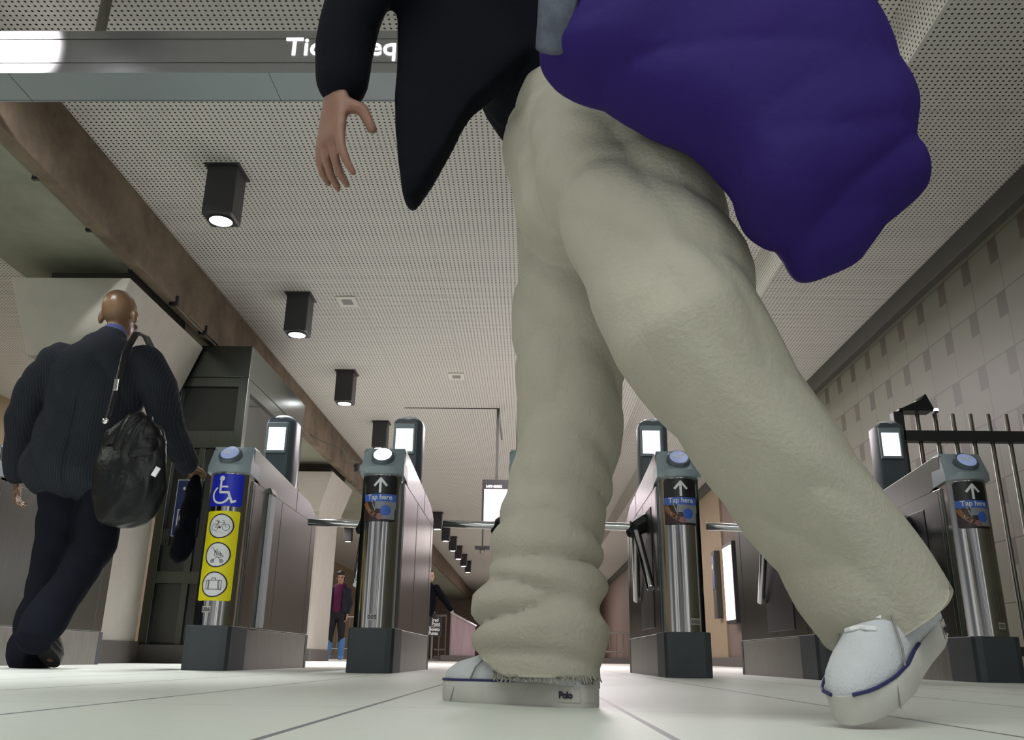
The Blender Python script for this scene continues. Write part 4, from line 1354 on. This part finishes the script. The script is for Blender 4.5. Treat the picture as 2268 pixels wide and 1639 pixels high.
q = MB()
q.chain([(sl(-1.90, 3.75, 1.02), .14, .045), (sl(-1.89, 3.74, .88), .165, .065), (sl(-1.875, 3.735, .74), .165, .07), (sl(-1.86, 3.735, .64), .135, .055)], 18)
fused(q, 'bag_body', M['leather'], E, 0.009, 5, disp=folds(0.005, 26, 22, 0.2))
q = MB()
q.chain([(sl(-1.975, 3.735, .99), .05, .05), (sl(-1.92, 3.715, 1.0), .115, .055), (sl(-1.85, 3.715, .98), .115, .055), (sl(-1.79, 3.735, .95), .06, .045)], 18, (0, 0, 1))
fused(q, 'flap', M['leather'], E, 0.007, 4, disp=lambda co: 0.020 * ridge(co, ((13, 0, -7), (0, 4, 0), (2.5, 0, 4.5)), 2.2, 0.8))
MB().chain([(sl(-2.00, 3.69, 1.07), .016, .006), (sl(-2.015, 3.76, 1.28), .019, .006), (sl(-2.02, 3.785, 1.42), .019, .006), (sl(-2.02, 3.86, 1.545), .019, .006), (sl(-2.03, 3.98, 1.57), .019, .006), (sl(-2.02, 4.12, 1.50), .019, .006)], 10).build('strap', M['leather'], E, smooth=True)
MB().box(-.012, .012, -.006, .006, -.03, .03).build('buckle', M['chrome'], E, bevel=0.004).location = sl(-2.012, 3.735, 1.24)
MB().lathe([(.001, .01), (.014, .008), (.016, 0), (.001, -.004)], sl(-2.00, 3.672, 1.05), 16, (0, -1, 0)).build('ring', M['chrome'], E, smooth=True)
tg = MB().box(-.012, .012, -.004, .004, -.022, .022).build('tag', M['screen'] if False else M['white'], E, bevel=0.003)
tg.location = sl(-1.735, 3.66, .82)
tg.rotation_euler = (0, math.radians(25), 0)

# dark coat hanging from his right hand
q = MB()
CO = Vector((-1.75, 4.38, 0.745))
q.chain([(Vector((0, 0.02, .185)), .03, .03), (Vector((0.0, 0.02, .10)), .05, .045), (Vector((-.01, 0.02, -.02)), .045, .045), (Vector((-.01, 0.0, -.13)), .055, .05), (Vector((-.02, 0.0, -.20)), .05, .045)], 16)
o = fused(q, 'folded_coat', M['navy'], None, 0.008, 4, disp=folds(0.006, 45, 30, 0.9))
o.location = CO
tag(o, 'crumpled black coat hanging from a hand left of the wheelchair sticker', 'coat')


# ---- woman in blue boots
Wm = empty('person', (-3.68, 17.0, 0), 'woman in navy jacket, magenta hood and bright blue boots standing far back', 'person')
b = MB()
b.chain([((0, 0, .86), .14, .11), ((0, 0, 1.02), .12, .09), ((0, 0, 1.20), .15, .10), ((0, 0, 1.30), .12, .07)])
b.chain([((0, 0, 1.30), .045, .045), ((.02, -.01, 1.42), .045, .045)])
head_shape(b, (.025, -.015, 1.505), (0.1, -1, 0.05), 1.0)
for sx in (-1, 1):
    b.chain([((sx * .165, 0, 1.27), .045, .045), ((sx * .215, .02, 1.02), .036, .036), ((sx * .205, -.04, .83), .026, .026)])
    hand_chain(b, (sx * .20, -.05, .80), (-.1 * sx, -.15, -1), (-sx, -.3, 0), sx, 0.95, 0.5)
    b.chain([((sx * .085, 0, .84), .085, .085), ((sx * .10, -.01, .48), .055, .055), ((sx * .115, 0, .10), .04, .04)])
fused(b, 'body', M['skinpale'], Wm, 0.0085, 3)
l = MB()
l.chain([((0, 0, .93), .15, .115), ((0, 0, .84), .165, .125)])
for sx in (-1, 1):
    l.chain([((sx * .085, 0, .82), .098, .10), ((sx * .095, -.005, .60), .08, .082), ((sx * .105, -.01, .46), .064, .066), ((sx * .115, 0, .30), .06, .062)])
fused(l, 'leggings', M['legging'], Wm, 0.010, 4)
for sx in (-1, 1):
    k = MB()
    k.chain([((sx * .12, 0, .36), .066, .068), ((sx * .12, 0, .22), .064, .066), ((sx * .125, 0, .06), .05, .055)])
    k.chain([((sx * .125, .02, .045), .045, .045), ((sx * .13, -.10, .035), .047, .033), ((sx * .135, -.16, .030), .042, .028)])
    fused(k, 'boot', M['boot'], Wm, 0.009, 3)
h = MB()
h.chain([((0, -.02, .90), .10, .12), ((0, -.02, 1.05), .10, .115), ((0, -.02, 1.22), .10, .115), ((.01, -.01, 1.31), .09, .09)])
h.chain([((-.085, -.03, 1.30), .03, .05), ((-.07, .05, 1.36), .04, .045), ((.02, .08, 1.38), .05, .045), ((.11, .05, 1.36), .04, .045), ((.105, -.03, 1.30), .03, .05)], 12, (0, 0, 1))
fused(h, 'hooded_top', M['magenta'], Wm, 0.010, 4)
j = MB()
for sx in (-1, 1):
    j.chain([((sx * .135, .01, .88), .075, .135), ((sx * .13, .01, 1.05), .075, .13), ((sx * .13, .01, 1.22), .075, .125), ((sx * .10, .02, 1.31), .05, .08)])
    j.chain([((sx * .175, .01, 1.26), .07, .07), ((sx * .222, .02, 1.03), .06, .06), ((sx * .21, -.035, .86), .047, .047)])
j.chain([((0, .07, .88), .14, .07), ((0, .07, 1.25), .14, .065)])
fused(j, 'jacket', M['denimnavy'], Wm, 0.010, 4, disp=folds(0.005, 28, 14, 0.3))
h = MB()
h.ball((.022, .0, 1.578), .087, .104, .068).ball((.020, .022, 1.515), .112, .080, .085)
fused(h, 'hair', M['hairdark'], Wm, 0.008, 3)
MB().ball((.035, -.112, 1.447), .024, .014, .011).build('lips', M['lips'], Wm, smooth=True)
for sx in (-1, 1):
    MB().ball((.032 + sx * .034, -.096, 1.505), .014, .010, .008).build('eye', M['eye'], Wm, smooth=True)
    MB().chain([((.032 + sx * .018, -.105, 1.530), .004, .004), ((.032 + sx * .05, -.097, 1.531), .003, .003)], 6).build('eyebrow', M['hairdark'], Wm, smooth=True)

# ---- person behind gate 005 reaching an arm out
Pr = empty('person', (-2.02, 17.4, 0), 'person in black coat reaching an arm sideways, half hidden behind gate 005', 'person')
b = MB()
b.chain([((0, 0, .88), .14, .11), ((0, 0, 1.08), .13, .10), ((0, 0, 1.30), .16, .10), ((0, 0, 1.40), .12, .07)])
b.chain([((0, 0, 1.40), .05, .05), ((.03, -.02, 1.52), .05, .05)])
head_shape(b, (.05, -.03, 1.60), (0.6, -0.8, -0.1), 1.0)
b.chain([((.18, 0, 1.36), .05, .05), ((.36, -.03, 1.12), .038, .038), ((.51, -.06, .93), .028, .026)])
hand_chain(b, (.525, -.062, .905), (.35, -.05, -1), (-.8, -.5, 0), 1, 1.0, 0.45)
b.chain([((-.18, 0, 1.36), .05, .05), ((-.24, .02, 1.1), .038, .038), ((-.24, -.03, .86), .028, .026)])
hand_chain(b, (-.24, -.03, .84), (0, 0, -1), (1, 0, 0), -1, 1.0, 0.45)
for sx in (-1, 1):
    b.chain([((sx * .09, 0, .88), .09, .09), ((sx * .10, 0, .48), .06, .06), ((sx * .11, .02, .10), .04, .04)])
fused(b, 'body', M['skinpale'], Pr, 0.009, 3)
j = MB()
j.chain([((0, 0, .72), .19, .14), ((0, 0, .95), .175, .135), ((0, 0, 1.25), .19, .13), ((0, 0, 1.40), .13, .085)])
j.chain([((.17, 0, 1.36), .08, .08), ((.36, -.03, 1.13), .065, .065), ((.49, -.055, .965), .052, .052)])
j.chain([((-.17, 0, 1.36), .08, .08), ((-.24, .02, 1.1), .065, .065), ((-.24, -.03, .90), .052, .052)])
fused(j, 'coat', M['navy'], Pr, 0.011, 4, disp=folds(0.005, 24, 12, 1.3))
l = MB()
for sx in (-1, 1):
    l.chain([((sx * .09, 0, .84), .105, .105), ((sx * .10, 0, .48), .078, .08), ((sx * .11, .02, .10), .07, .075)])
fused(l, 'trousers', M['legging'], Pr, 0.011, 4)
h = MB()
h.ball((.04, -.015, 1.645), .088, .092, .078).ball((.02, .02, 1.60), .082, .07, .085)
fused(h, 'hair', M['hairdark'], Pr, 0.009, 3)
for sx in (-1, 1):
    shoe(Pr, (sx * .11, .10, 0), (sx * .13, -.18, 0), 1.0, upper='leather', sole='black')
